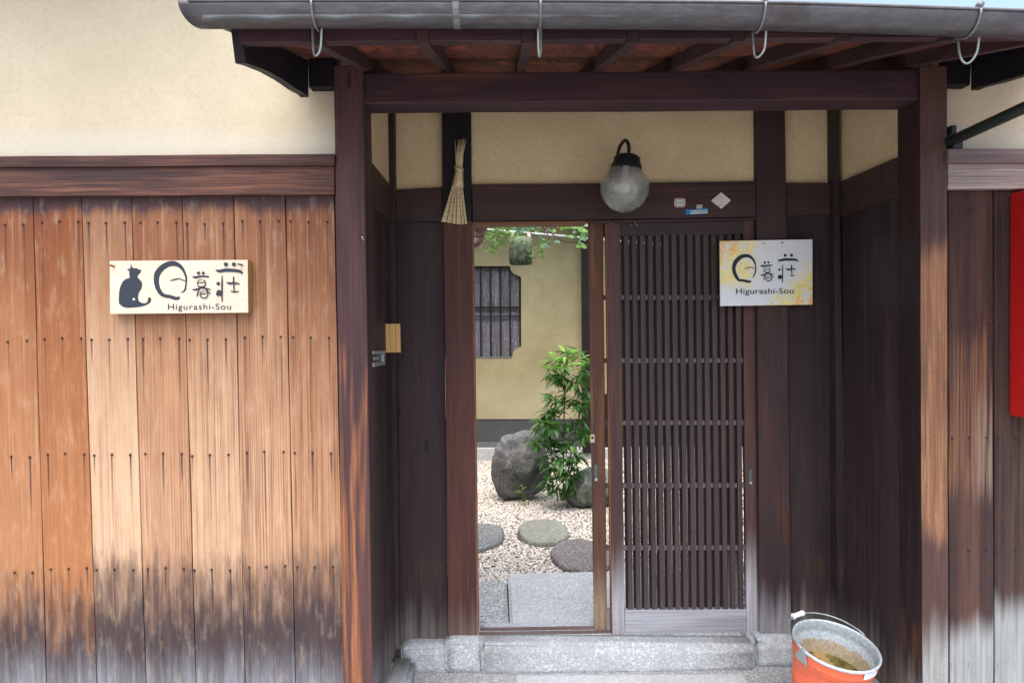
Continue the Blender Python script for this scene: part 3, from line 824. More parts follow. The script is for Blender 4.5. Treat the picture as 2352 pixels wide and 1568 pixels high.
# joint sleeve
for px in (1050,):
    p, X = near(px); bm = bmesh.new(); prev = None
    for dx in (-.008, .008):
        ring = [bm.verts.new((X+dx, GY+math.cos(math.pi+math.pi*k/14)*(GR+.0012), p.z+math.sin(math.pi+math.pi*k/14)*(GR+.0012))) for k in range(15)]
        if prev:
            for k in range(14): bm.faces.new((prev[k], ring[k], ring[k+1], prev[k+1]))
        prev = ring
    bm_obj('gutter_joint', bm, M['gutter'], gutter, smooth=True)
for px, tipx, tipy, hx0, hx1 in ((728, 727, 128, 718, 739), (1240, 1239, 130, 1243, 1236), (1742, 1740, 132, 1729, 1760), (2222, 2222, 146, 2199, 2250)):
    p, X = near(px)
    bm = bmesh.new()
    # strap under the gutter
    arc = [Vector((X + .012*(k-7)/14*0, GY+math.cos(math.pi+math.pi*k/14)*(GR+.004), p.z+math.sin(math.pi+math.pi*k/14)*(GR+.004))) for k in range(15)]
    tube(bm, arc, .0032, 6)
    tube(bm, [arc[0]+Vector((0, -.002, .01)), arc[0]+Vector((0, .012, .008))], .008, 6)
    strap = bm_obj('gutter_strap', bm, M['gutter'], gutter, smooth=True)
    bm = bmesh.new()
    YH = GY+.055
    a = U(hx0, 72, YH); b = U(tipx, tipy, YH-.02); c = U(hx1, 70, YH-.045)
    mid1 = U((hx0+tipx)/2 - (tipx-hx0)*.25, (72+tipy)/2+18, YH-.008); mid2 = U((hx1+tipx)/2+(hx1-tipx)*.28, (72+tipy)/2+10, YH-.035)
    a.z += .01; c.z += .01
    tube(bm, spline([a, mid1, b, mid2, c], 6), .0030, 8)
    bm_obj('gutter_hook', bm, M['zinc'], gutter, smooth=True)

# ------------------------------------------------------------------ street walls
NAIL = None
def nail(parent, x, z, Y):
    global NAIL
    if NAIL is None:
        bm = bmesh.new(); lathe(bm, [(.0045, 0), (.004, .003), (0.0005, .0042)], 8, R=Matrix.Rotation(math.radians(90), 3, 'X'))
        me = bpy.data.meshes.new('nail'); bm.to_mesh(me); bm.free(); me.materials.append(M['iron']); NAIL = me
    return link('nail', NAIL, None, parent, (x, Y, z))
lw = thing('street_wall', 'cream plaster street wall over weathered orange cedar boards, left of the gate', 'wall', (-1.8, YW, 0))
# boards: seams measured at the top (y=450) and the bottom (y=1568)
top = [-160, -42, 75, 187, 301, 418, 536.5, 655, 768]
bot = [-118, -6, 107, 222, 335, 450, 563, 679, 791]
tones = [(.3, .5, .5, .5), (.10, .42, .3, .3), (.0, .30, .3, .8), (.80, .62, .45, .45), (.38, .60, .7, .6), (.62, .55, .8, .15), (.46, .60, .95, .7), (.30, .66, 1.0, .35)]
rowpx = [515, 788, 1050, 1308]
def board(parent, xa, xb, ba, bb, yt, mat, col, seam=1.0, rows=True, Y=YW, jit=0):
    def ext(xt, xb_, y): return xt + (xb_-xt)*(y-450)/(1568-450)
    q = [(ext(xa, ba, yt)+seam, yt), (ext(xb, bb, yt)-seam, yt), (ext(xb, bb, 1645)-seam, 1645), (ext(xa, ba, 1645)+seam, 1645)]
    o = slab('board', q, Y+jit, Y+jit+.016, M[mat], parent, .0015, col)
    if rows:
        wl = world_loc(o)
        for r, y in enumerate(rowpx):
            for k, nx in enumerate((-.068, -.007, .058)):
                cxm = (ext(xa, ba, y)+ext(xb, bb, y))/2
                v = U(cxm, y, Y)
                zt = (1.860 if mat == 'board' else 1.875) - (.405 if mat == 'board' else .402)*r
                if v.x + nx < -1.95: continue
                al = col[3]; nail(o, wl.x + nx + (al-.5)*.024 + random.uniform(-.0015, .0015), zt+(al-.5)*.016+random.uniform(-.002, .003), Y+jit-.0005)
    return o
for i in range(8):
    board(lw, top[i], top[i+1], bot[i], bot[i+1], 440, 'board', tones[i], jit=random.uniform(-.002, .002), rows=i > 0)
for k in range(8):      # the wall goes on to the left, outside the picture
    x1 = U(-160, 800, YW).x - .172*k
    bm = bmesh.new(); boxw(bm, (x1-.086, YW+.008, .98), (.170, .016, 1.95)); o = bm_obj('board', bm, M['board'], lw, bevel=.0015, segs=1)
    o.color = (random.uniform(.1, .7), .5, .5, 1)
gx0 = -700
slab('fence_rail', [(gx0, 387), (768, 381.5), (768, 446), (gx0, 456)], YW-.028, YW, M['street_rail'], lw, .003)
slab('rail_cap', [(gx0, 364), (768, 352.5), (768, 379.5), (gx0, 388)], YW-.040, YW+.02, M['street_rail'], lw, .003)
bm = bmesh.new(); boxw(bm, (-2.3, YPL+.06, 2.10), (3.42, .12, 2.1)); bm_obj('plaster_panel', bm, M['plaster_out'], lw)
bm = bmesh.new(); boxw(bm, (-2.3, YPL+.06, .52), (3.42, .08, 1.05)); bm_obj('backing_wall', bm, M['darkness'], lw)
# eave of the house above the left wall, out of the picture
bm = bmesh.new()
lo = [Vector((-4.2, 1.85, 3.12)), Vector((-.95, 1.85, 3.12)), Vector((-.95, 3.4, 3.62)), Vector((-4.2, 3.4, 3.62))]
prism(bm, lo, [v+Vector((0, 0, .10)) for v in lo]); bm_obj('upper_eave', bm, M['tile'], lw)

rw = thing('street_wall', 'cream plaster street wall over dark weathered boards with bleached rail, right of the gate', 'wall', (2.6, YW, 0))
top = [2177, 2282, 2399, 2516, 2633]; bot = [2180, 2283.5, 2400, 2517, 2634]
colr = [(.9, .42, 1, .5), (.15, .72, .1, .2), (.3, .5, .3, .5), (.3, .5, .5, .5)]
for i in range(4): board(rw, top[i], top[i+1], bot[i], bot[i+1], 425, 'board_r', colr[i], seam=1.6, jit=.004*i, rows=i < 2)
for k in range(5):
    x1 = U(2633, 800, YW).x + .172*k
    bm = bmesh.new(); boxw(bm, (x1+.086, YW+.008, .98), (.170, .016, 1.95)); o = bm_obj('board', bm, M['board_r'], rw, bevel=.0015, segs=1)
slab('fence_rail', [(2178, 376), (3000, 374), (3000, 434), (2178, 433.5)], YW-.028, YW, M['pale_rail'], rw, .003)
slab('rail_cap', [(2178, 342), (3000, 340), (3000, 374), (2178, 375)], YW-.045, YW+.02, M['purple_rail'], rw, .003)
bm = bmesh.new(); boxw(bm, (2.93, YPL+.05, 1.88), (2.82, .10, 1.24)); bm_obj('plaster_panel', bm, M['plaster_out'], rw)
bm = bmesh.new(); boxw(bm, (2.93, YPL+.05, .64), (2.82, .06, 1.28)); bm_obj('backing_wall', bm, M['darkness'], rw)

# downpipe slanting across the right plaster
a = U(2178, 327, YPL-.045); b = U(2352, 248, 2.12); c = b + (b-a)*.9
bm = bmesh.new(); tube(bm, [a, b, c], .0185, 14)
pipe = bm_obj('downpipe', bm, M['pipe'], None, smooth=True)
tag(pipe, 'dark green rainwater pipe slanting across the plaster above the bleached rail', 'pipe')
bm = bmesh.new(); v = U(2190, 335, YPL-.03); boxw(bm, v, (.035, .05, .03)); bm_obj('pipe_clip', bm, M['black'], pipe, bevel=.002)
bm = bmesh.new(); v = U(2181, 302, YPL-.03); boxw(bm, v, (.018, .05, .03)); bm_obj('pipe_clip', bm, M['black'], pipe, bevel=.002)

# red box on the right wall
YR0, YR1 = 2.13, YW-.005
xw = U(2319, 700, YR1).x; zt, zb_ = U(2318, 445, YR1).z, U(2325, 953, YR1).z
rb = thing('red_box', 'bright red metal cabinet fixed to the dark boards at the right edge', 'cabinet', (xw+.2, YR1, zb_))
bm = bmesh.new(); boxw(bm, (xw+.20, (YR0+YR1)/2, (zt+zb_)/2), (.40, YR1-YR0, zt-zb_)); bm_obj('body', bm, M['red'], rb, bevel=.004)
bm = bmesh.new(); boxw(bm, (xw+.20, YR0-.006, (zt+zb_)/2), (.37, .012, zt-zb_-.03)); dr = bm_obj('door', bm, M['red'], rb, bevel=.003)
bm = bmesh.new(); boxw(bm, (xw+.35, YR0-.018, (zt+zb_)/2), (.02, .012, .09)); bm_obj('handle', bm, M['alu'], dr, bevel=.002)

# ------------------------------------------------------------------ signs
def ribbon(bm, pts, Y, th=.0006):
    """pts: (x, y, width) in pixels; a brush stroke laid as a thin raised film on plane Y"""
    P = [(U(x, y, Y), w_) for x, y, w_ in pts]
    sm = []
    for i in range(len(P)-1):
        for k in range(5):
            t = k/5; p0 = P[max(i-1, 0)][0]; p1 = P[i][0]; p2 = P[i+1][0]; p3 = P[min(i+2, len(P)-1)][0]
            v = .5*((2*p1)+(p2-p0)*t+(2*p0-5*p1+4*p2-p3)*t*t+(3*p1-p0-3*p2+p3)*t**3)
            sm.append((v, P[i][1]*(1-t)+P[i+1][1]*t))
    sm.append(P[-1]); px = Y/F; L, R_ = [], []
    for i, (v, w_) in enumerate(sm):
        d = sm[min(i+1, len(sm)-1)][0]-sm[max(i-1, 0)][0]; n = Vector((-d.z, 0, d.x)).normalized()*(w_*px/2)
        L.append(bm.verts.new(v+n)); R_.append(bm.verts.new(v-n))
    for i in range(len(sm)-1): bm.faces.new((L[i], L[i+1], R_[i+1], R_[i]))
def disc(bm, x, y, r, Y, sy=1.0, n=14):
    vs_ = []
    for k in range(n):
        q = 2*math.pi*k/n; rr = r*(1+.10*math.sin(3*q+x)); vs_.append(bm.verts.new(U(x+math.cos(q)*rr, y+math.sin(q)*rr*sy, Y)))
    bm.faces.new(vs_)
def ring_pts(x, y, r, w_, a0=-60, a1=290):
    return [(x+math.cos(math.radians(a))*r, y+math.sin(math.radians(a))*r*.95, w_*(.7+.4*math.sin(math.radians(a/2+60)))) for a in np.linspace(a0, a1, 12)]
def ink(name, Y, mat, parent, ox, oy, k, strokes, dots, rings):
    bm = bmesh.new()
    T = lambda x, y: (ox+k*x, oy+k*y)
    for i, st in enumerate(strokes): ribbon(bm, [(*T(x, y), w_*k) for x, y, w_ in st], Y - .00012*(i+1))
    for i, (x, y, r) in enumerate(dots): disc(bm, *T(x, y), r*k, Y - .00011*(i+3)-.0015)
    for i, (x, y, r, w_) in enumerate(rings): ribbon(bm, ring_pts(*T(x, y), r*k, w_*k), Y - .0022-.0001*i)
    thick(bm, .0003)
    return bm_obj(name, bm, M[mat], parent)
def text(name, s_, pbl, pbr, capy, Y, mat, parent, thick=0, bold=0.0, space=1.05):
    """baseline from pixel pbl to pbr, capital height given by pixel y"""
    cu = bpy.data.curves.new(name, 'FONT'); cu.body = s_; cu.size = 1; cu.space_character = space; cu.offset = bold; cu.extrude = .01
    to = bpy.data.objects.new(name, cu); COL.objects.link(to); bpy.context.view_layer.update()
    me = bpy.data.meshes.new_from_object(to.evaluated_get(bpy.context.evaluated_depsgraph_get()))
    bpy.data.objects.remove(to); bpy.data.curves.remove(cu)
    a, b, c = U(*pbl, Y), U(*pbr, Y), U(pbl[0], capy, Y)
    xs_ = [v.co.x for v in me.vertices]; x0, x1 = min(xs_), max(xs_)
    cap = .729
    W = (b-a).length/(x1-x0); H = (c-a).length/cap; dx = (b-a).normalized(); up_ = Vector((-dx.z, 0, dx.x))
    for v in me.vertices: v.co = dx*((v.co.x-x0)*W) + up_*(v.co.y*H) + Vector((0, -v.co.z*.05, 0))
    me.materials.clear()
    return link(name, me, M[mat], parent, a)

# right sign
YS = 2.975
sr = thing('name_sign', 'white name sign with yellow watercolour corners on the dark post right of the lattice door', 'sign', U(1760, 702, YS))
bm = bmesh.new(); fr = [U(x, y, YS) for x, y in ((1653, 553.3), (1866.4, 549.6), (1866.4, 699.5), (1654.5, 702.8))]
prism(bm, fr, [v+Vector((0, .006, 0)) for v in fr]); bm_obj('board', bm, M['splash'], sr, bevel=.001, segs=1)
z2 = (1617, 526.75, .125)
st = [
 [(890,885,8),(930,830,25),(952,740,24),(945,660,22),(925,590,35),(880,530,45),(820,490,60),(745,487,65),(670,510,75),(600,575,80),(562,640,75),(548,720,66),(560,790,65),(590,860,65),(640,930,48),(700,935,45),(770,950,50),(830,962,45),(866,948,34)],
 [(745,725,10),(800,705,18),(860,697,14),(910,712,12),(945,718,10)],
 [(1036,660,10),(1075,674,38),(1160,662,24),(1255,662,24)],
 [(1122,742,12),(1150,735,12),(1195,740,10)],
 [(1038,838,10),(1080,840,30),(1160,812,20),(1220,812,20),(1285,830,12)],
 [(1165,785,20),(1120,840,20),(1095,925,18)],
 [(1188,795,16),(1240,845,16),(1282,885,12)],
 [(1150,898,16),(1180,888,20),(1215,888,12)],
 [(1355,558,8),(1400,572,40),(1480,555,48),(1600,555,44),(1690,560,38),(1732,588,18)],
 [(1442,645,10),(1444,720,20),(1444,880,20),(1441,985,14)],
 [(1608,650,15),(1610,720,24),(1618,845,14)],
 [(1505,725,8),(1545,740,32),(1620,725,24),(1685,742,16)],
 [(1570,848,10),(1620,852,16),(1675,838,12)]]
ink('brush_lettering', YS-.001, 'ink2', sr, *z2, st, [(1117,610,22),(1185,608,20),(1493,478,28),(1608,475,28),(1385,742,22),(1398,875,42)], [(1158,743,56,15),(1188,895,56,16)])
text('latin_lettering', 'Higurashi-Sou', (1690.5, 675.2), (1822.8, 674), 661.8, YS-.0014, 'ink2', sr, bold=.004)
for x, y, r in ((1754, 559, 1.6), (1797, 557.3, 2.2), (1772.8, 697.3, 1.2)):
    bm = bmesh.new(); disc(bm, x, y, r, YS-.0005); bm_obj('screw', bm, M['black'], sr)

# left wooden sign
YL_ = 2.385
sl_ = thing('name_sign', 'pale wooden name sign with a black cat, screwed to the orange boards', 'sign', U(410, 721, YL_))
bm = bmesh.new(); fr = [U(x, y, YL_) for x, y in ((251.5, 599.3), (568.7, 596.8), (570, 717.8), (253, 721))]
prism(bm, fr, [v+Vector((0, .0025, 0)) for v in fr]); bm_obj('face_board', bm, M['pale_board'], sl_, bevel=.0006, segs=1)
fr2 = [v+Vector((0, .0026, 0)) for v in fr]
bm = bmesh.new(); prism(bm, fr2, [v+Vector((0, YW-.003-YL_-.0026, 0)) for v in fr2]); bm_obj('backing_board', bm, M['ochre_side'], sl_, bevel=.001, segs=1)
z1 = (232.75, 575.75, .15625)
st = [
 [(1170,615,10),(1222,585,25),(1243,500,22),(1248,410,26),(1230,340,30),(1200,280,40),(1150,222,55),(1080,190,72),(1010,190,76),(940,218,80),(870,272,85),(820,345,85),(808,420,75),(814,490,70),(835,560,65),(878,628,60),(930,660,50),(1010,675,50),(1080,698,50),(1120,700,46),(1152,684,36)],
 [(1006,440,8),(1070,425,22),(1140,410,16),(1190,430,14),(1240,442,12)],
 [(1338,378,12),(1385,392,38),(1470,376,26),(1582,384,26)],
 [(1425,470,12),(1470,470,14),(1515,462,12)],
 [(1338,568,10),(1385,572,30),(1470,545,22),(1540,556,22),(1610,572,12)],
 [(1480,520,20),(1430,580,20),(1405,670,20)],
 [(1508,530,18),(1560,590,18),(1605,635,14)],
 [(1460,640,14),(1500,630,18),(1545,630,12)],
 [(1680,280,8),(1730,300,42),(1830,285,50),(1950,290,46),(2040,305,42),(2076,336,20)],
 [(1774,365,12),(1774,460,24),(1772,640,24),(1775,748,14)],
 [(1943,380,18),(1945,470,24),(1952,602,16)],
 [(1835,462,8),(1880,480,34),(1950,475,26),(2030,488,20)],
 [(1900,590,12),(1955,607,22),(2020,595,14)]]
ink('brush_lettering', YL_-.001, 'ink', sl_, *z1, st, [(1427,328,24),(1497,328,22),(1830,200,31),(1947,200,30),(1717,483,26),(1730,622,46)], [(1470,478,60,16),(1507,640,58,16)])
text('latin_lettering', 'Higurashi-Sou', (386, 711), (530.5, 710.5), 696.8, YL_-.0014, 'ink', sl_, bold=-.004, space=1.12)
cat = [(435,195),(450,240),(475,258),(520,255),(555,278),(583,275),(575,320),(535,360),(532,395),(560,420),(590,455),(600,500),(585,560),(550,615),(535,680),(548,740),(590,765),(640,772),(675,755),(685,720),(690,690),(712,683),(730,705),(728,740),(700,775),(640,805),(590,820),(520,830),(450,835),(370,838),(310,820),(262,780),(255,720),(262,600),(280,520),(315,450),(360,415),(415,400),(408,300),(372,272),(425,262)]
bm = bmesh.new(); from mathutils.geometry import tessellate_polygon
cv = [bm.verts.new(U(z1[0]+x*z1[2], z1[1]+y*z1[2], YL_-.0012)) for x, y in cat]
for t_ in tessellate_polygon([[Vector((x, y, 0)) for x, y in cat]]): bm.faces.new([cv[i] for i in t_])
thick(bm, .0003); bm_obj('cat_silhouette', bm, M['ink'], sl_)
bm = bmesh.new(); disc(bm, z1[0]+478*z1[2], z1[1]+713*z1[2], 2.9, YL_-.0022); bm_obj('white_spot', bm, M['pale_board'], sl_)
for x, y in ((262.5, 611.5), (556.5, 608.5)):
    v = U(x, y, YL_); bm = bmesh.new(); tube(bm, [v, v+Vector((-.006 if x < 400 else -.008, -.018, .002))], .0035, 8); bm_obj('peg', bm, flat('rust_brown_peg', (.28, .10, .03), .6) if 'peg' not in M else M['peg'], sl_)

# small cedar plaque and flush handle in the left of the recess
cp = thing('wooden_plaque', 'small blank yellow cedar plaque in the dark corner left of the doors', 'plaque', U(902, 809, 2.83))
pc = [(884.3, 743.6), (895.2, 743.4), (907.6, 743.3), (918.4, 743.2)]; pb = [(885.7, 809.5), (896.8, 809.4), (909.4, 809.1), (920.2, 809)]
for i in range(3):
    g_ = .25
    slab('strip', [(pc[i][0]+g_*(i > 0), pc[i][1]), (pc[i+1][0]-g_*(i < 2), pc[i+1][1]), (pb[i+1][0]-g_*(i < 2), pb[i+1][1]), (pb[i][0]+g_*(i > 0), pb[i][1])], 2.83, 2.84, M['cedar_plaque'], cp, .0006)
slab('mounting_block', rq(889, 752, 903, 800), 2.8405, YD-.002, M['black_wood'], cp, .001)
XH = XL-.011
fh = thing('flush_handle', 'silver metal flush handle on the left side wall below the cedar plaque', 'handle', UX(872, 842, XL))
def xs_slab(name, pix, X, out, mat, parent, bv=.001):
    fr = [UX(x, y, X) for x, y in pix]; bm = bmesh.new(); prism(bm, fr, [v-Vector((out, 0, 0)) for v in fr]); return bm_obj(name, bm, M[mat], parent, bevel=bv, segs=1)
X0 = XL+.004
xs_slab('frame', [(858.5, 806), (885, 805.2), (885, 812), (858.5, 813.5)], X0, .014, 'alu', fh)
xs_slab('frame', [(858.5, 833), (885, 831), (885, 837.6), (858.5, 842.4)], X0, .014, 'alu', fh)
xs_slab('frame', [(881.2, 812.2), (885, 812.2), (885, 830.8), (881.2, 831)], X0, .014, 'alu', fh)
xs_slab('recess_plate', [(858.5, 813.7), (881, 812.3), (881, 831), (858.5, 832.8)], X0-.008, .006, 'dim', fh)
xs_slab('pull_bar', [(858.5, 819), (872, 818.5), (872, 826), (858.5, 827)], X0-.003, .004, 'alu', fh)

# ------------------------------------------------------------------ globe lamp
YG = 2.84
gc = U(1435, 430, YG); R_ = 56*YG/F
lamp = thing('globe_lamp', 'dusty glass globe wall lamp hanging from a black curved arm above the doors', 'lamp', gc)
Rm = Matrix.Rotation(math.radians(5), 3, 'Y')
prof = []
for k in range(25):
    a = math.pi*k/24; z_ = -math.cos(a)*R_*1.04; r_ = math.sin(a)*R_
    if z_ > 0: r_ *= 1 - .20*(z_/R_)**1.4
    if z_ > R_*.93: break
    prof.append((max(r_, .0005), z_))
bm = bmesh.new(); lathe(bm, prof, 48, gc, Rm); bm_obj('globe', bm, M['glass'], lamp, origin=gc, smooth=True)
bm = bmesh.new(); lathe(bm, [(.001, -.035), (.02, -.03), (.026, 0), (.018, .03), (.014, .075)], 20, gc+Vector((0, 0, .01)), Rm); bm_obj('bulb', bm, M['white'], lamp, smooth=True)
ct = R_*.80
bm = bmesh.new(); lathe(bm, [(R_*.63, ct-.006), (R_*.62, ct+.012), (R_*.56, ct+.018), (R_*.53, ct+.040), (R_*.40, ct+.050), (.02, ct+.054), (.001, ct+.055)], 40, gc, Rm); bm_obj('cap', bm, M['black'], lamp, smooth=True)
topc = gc + Rm @ Vector((0, 0, ct+.052))
wp = U(1425, 400, YD); 
pts = [topc + Vector((.006, 0, -.006)), topc + Vector((.006, .0, .036)), topc+Vector((.0, .03, .066)), topc+Vector((-.008, .075, .068)), topc+Vector((-.016, .125, .045)), topc+Vector((-.019, .165, -.02)), topc+Vector((-.019, YD-gc.y-.002, -.035))]
bm = bmesh.new(); tube(bm, spline(pts, 6), .0075, 12); bm_obj('arm', bm, M['black'], lamp, smooth=True)
bm = bmesh.new(); lathe(bm, [(.03, 0), (.03, .008), (.02, .014), (.001, .015)], 24, pts[-1]+Vector((0, .002, 0)), Matrix.Rotation(math.radians(90), 3, 'X')); bm_obj('wall_plate', bm, M['black'], lamp, smooth=True)
bm = bmesh.new(); v = U(1410, 462, YB+.01); lathe(bm, [(.04, 0), (.038, .02), (.02, .035), (.001, .036)], 24, v, Matrix.Rotation(math.radians(90), 3, 'X')); bm_obj('lower_plate', bm, M['black'], lamp, smooth=True)

# ------------------------------------------------------------------ stickers on the head rail
YK = YB+.0095
def rrect(bm, x0, y0, x1, y1, r, Y):
    vs_ = []
    for cx_, cy_, a0 in ((x1-r, y0+r, -90), (x1-r, y1-r, 0), (x0+r, y1-r, 90), (x0+r, y0+r, 180)):
        for k in range(5):
            a = math.radians(a0+22.5*k); vs_.append(bm.verts.new(U(cx_+r*math.cos(a), cy_+r*math.sin(a), Y)))
    bm.faces.new(vs_)
def film(name, fn, mat, parent):
    bm = bmesh.new(); fn(bm); thick(bm, .0003); return bm_obj(name, bm, M[mat], parent)
sk1 = thing('round_sticker', 'small rounded square sticker with red and green borders on the head rail', 'sticker', U(1561, 466, YK))
for nm, d_, mt in (('white_border', 0, 'tagwhite'), ('red_border', 1.0, 'tagred'), ('white_band', 2.4, 'tagwhite'), ('green_border', 3.3, 'taggreen'), ('centre', 4.8, 'tagwhite')):
    film(nm, lambda bm, d=d_: rrect(bm, 1549+d, 455.6+d, 1574-d, 475.8-d, 5.5-d*.6, YK-.0006*d), mt, sk1)
text('lettering', 'NHK', (1556.2, 468), (1567.2, 467.8), 464, YK-.0042, 'ink2', sk1, bold=.02)
sk2 = thing('number_tag', 'blue number tag with a white digit strip on the head rail', 'sticker', U(1600, 486, YK))
film('blue_plate', lambda bm: bm.faces.new([bm.verts.new(U(x, y, YK)) for x, y in ((1575, 482), (1626, 479), (1626, 490.5), (1575.6, 493.2))]), 'lightblue', sk2)
film('digit_strip', lambda bm: bm.faces.new([bm.verts.new(U(x, y, YK-.0008)) for x, y in ((1586, 484.6), (1624.6, 482.6), (1624.6, 489.4), (1586.2, 491.6))]), 'tagwhite', sk2)
text('digits', '00610230400', (1587, 489.9), (1623.8, 488), 485.8, YK-.0014, 'ink2', sk2)
bm = bmesh.new(); ribbon(bm, [(1578, 485, 1), (1577.6, 487.5, 1.6), (1580.5, 491, 1), (1583.4, 487, 1.6), (1582.5, 484.6, 1)], YK-.001); thick(bm, .0003); bm_obj('heart_mark', bm, M['ink2'], sk2)
film('clear_tab', lambda bm: bm.faces.new([bm.verts.new(U(x, y, YK)) for x, y in ((1599.6, 470.4), (1613.4, 470.1), (1613.4, 479), (1599.8, 479.8))]), 'zinc', sk2)
sk3 = thing('diamond_plate', 'faded diamond shaped white plate with grey lettering on the head rail', 'plate', U(1656, 480, YK))
film('plate', lambda bm: bm.faces.new([bm.verts.new(U(x, y, YK)) for x, y in ((1656.5, 441.8), (1679, 460.4), (1656.5, 479.6), (1633, 461))]), 'label_paper', sk3)
bm = bmesh.new()
for y, h in ((450, 6), (454, 11), (458.5, 15), (463, 16), (467.5, 11), (471, 7)):
    x = 1656-h
    while x < 1656+h-2:
        l = random.uniform(1.2, 3); ribbon(bm, [(x, y, 1.3), (x+l, y, 1.1)], YK-.0009); x += l+.9
thick(bm, .0003); bm_obj('faded_lines', bm, flat('faded_grey_print', (.34, .31, .32), .6), sk3)
film('red_mark', lambda bm: bm.faces.new([bm.verts.new(U(x, y, YK-.001)) for x, y in ((1650, 472.5), (1655, 472.5), (1655, 474.4), (1650, 474.4))]), 'tagred', sk3)
for x in (1635.5, 1676.5):
    bm = bmesh.new(); disc(bm, x, 461, 1, YK-.0012); bm_obj('pin', bm, M['black'], sk3)

# ------------------------------------------------------------------ broom
YBR = 2.985
br = thing('straw_broom', 'small dry palm straw hand broom hanging on the black post', 'broom', U(1050, 514, YBR))
bx = lambda x, y: (826.9+.15625*x, 306.25+.15625*y)
# fanned blades
bt = [(1350, 782), (1376, 782), (1402, 782), (1428, 782), (1452, 782), (1480, 782), (1508, 782)]
bb = [(1190, 1296), (1272, 1306), (1350, 1316), (1412, 1330), (1492, 1336), (1540, 1330), (1580, 1326)]
for i in range(6):
    q = [bx(bt[i][0]+2, 775), bx(bt[i+1][0]-2, 775), bx(bb[i+1][0]-5, bb[i+1][1]), bx(bb[i][0]+4, bb[i][1])]
    slab('blade', q, YBR-.006-.002*(i % 2), YBR+.006, M['straw'], br, .0015)
bm = bmesh.new()
for y0, xa, xb in ((840, 1335, 1515), (900, 1318, 1520), (960, 1295, 1530), (1020, 1275, 1540), (1080, 1260, 1550), (1150, 1235, 1556), (1220, 1215, 1565)):
    pts = [U(*bx(xa+(xb-xa)*t, y0+ (8*math.sin(t*9+y0)) - 14*t), YBR-.009) for t in np.linspace(0.02, .98, 8)]
    tube(bm, pts, .0007, 4)
bm_obj('stitching', bm, flat('brown_stitch_thread', (.26, .17, .09), .8), br)
bm = bmesh.new()
prof = [(bx(1345, 785), bx(1510, 785)), (bx(1362, 700), bx(1508, 700)), (bx(1385, 600), bx(1506, 600)), (bx(1398, 540), bx(1506, 540)), (bx(1408, 490), bx(1503, 490))]
for (a, b), (c, d) in zip(prof, prof[1:]):
    A, B, C, D = U(*a, YBR-.012), U(*b, YBR-.012), U(*c, YBR-.012), U(*d, YBR-.012)
    n = 7
    for k in range(n):
        t0, t1 = k/n, (k+1)/n
        f0 = lambda P, Q, t: P.lerp(Q, t) + Vector((0, .022*(abs(2*t-1)**2), 0))
        bm.faces.new([bm.verts.new(x) for x in (f0(C, D, t0), f0(C, D, t1), f0(A, B, t1), f0(A, B, t0))])
bmesh.ops.remove_doubles(bm, verts=bm.verts, dist=.0002); bmesh.ops.solidify(bm, geom=list(bm.faces), thickness=.003)
bm_obj('wrapping', bm, M['straw'], br, smooth=True)
bm = bmesh.new()
for y in np.arange(555, 780, 22):
    t = (y-540)/245; xa = 1398-53*t; pts = [U(*bx(xa-2+(1510-xa)*s_, y-8*s_+3*math.sin(y)), YBR-.0125+.022*abs(2*s_-1)**2) for s_ in np.linspace(0, 1, 8)]
    tube(bm, pts, .0008, 4)
bm_obj('wrap_thread', bm, bpy.data.materials['brown_stitch_thread'], br)
bm = bmesh.new(); tube(bm, spline([U(*bx(1384, 485), YBR-.004), U(*bx(1420, 512), YBR-.016), U(*bx(1470, 532), YBR-.017), U(*bx(1520, 530), YBR-.006)], 5), .0032, 8)
tube(bm, spline([U(*bx(1398, 520), YBR-.004), U(*bx(1440, 516), YBR-.014), U(*bx(1500, 540), YBR-.015), U(*bx(1522, 520), YBR-.004)], 5), .0028, 8)
bm_obj('tie', bm, M['straw'], br, smooth=True)
bm = bmesh.new()
for k in range(30):
    s_ = (k+random.random()*.6)/30; xb_ = 1410+92*s_; xt = 1425+132*s_+random.uniform(-6, 6)
    if k < 2: xt = 1393+8*k
    yy = random.uniform(-.005, .006)
    tube(bm, [U(*bx(xb_, 520), YBR-.004+yy), U(*bx(xb_+(xt-xb_)*.25, 300), YBR-.005+yy), U(*bx(xt, random.uniform(75, 110)), YBR-.004+yy)], [.0016, .0013, .0008], 5)
bm_obj('handle_stems', bm, M['straw'], br, smooth=True)

# ------------------------------------------------------------------ bucket
bc = Vector((1.19, 2.475, .318)); nrm = Vector((.10, -.20, 1)).normalized(); BR, BH = .1455, .285
bk = thing('metal_bucket', 'orange and galvanised metal bucket holding murky water by the right wall', 'bucket', bc)
RB = nrm.to_track_quat('Z', 'Y').to_matrix()
def bucket_part(name, prof, mat, n=56, extra=None):
    bm = bmesh.new(); lathe(bm, prof, n)
    if extra: extra(bm)
    me = bpy.data.meshes.new(name); bmesh.ops.recalc_face_normals(bm, faces=bm.faces); bm.to_mesh(me); bm.free()
    o = link(name, me, M[mat], bk, bc, True); o.rotation_euler = RB.to_euler(); return o
rz = lambda z_: BR - .040*(-z_/BH)
pr = [(rz(z_)+d, z_) for z_, d in ((-.006, 0), (-.03, 0), (-.036, .0035), (-.041, .0035), (-.046, 0), (-.052, .003), (-.056, 0), (-.15, 0), (-.155, .0035), (-.16, 0), (-BH+.02, 0), (-BH, .002))]
bucket_part('shell', pr + [(.001, -BH)], 'orange_metal')
bucket_part('rim', [(BR-.003, -.010), (BR-.004, .0), (BR, .0045), (BR+.0045, .002), (BR+.005, -.004), (BR+.002, -.008)], 'bucket_in')
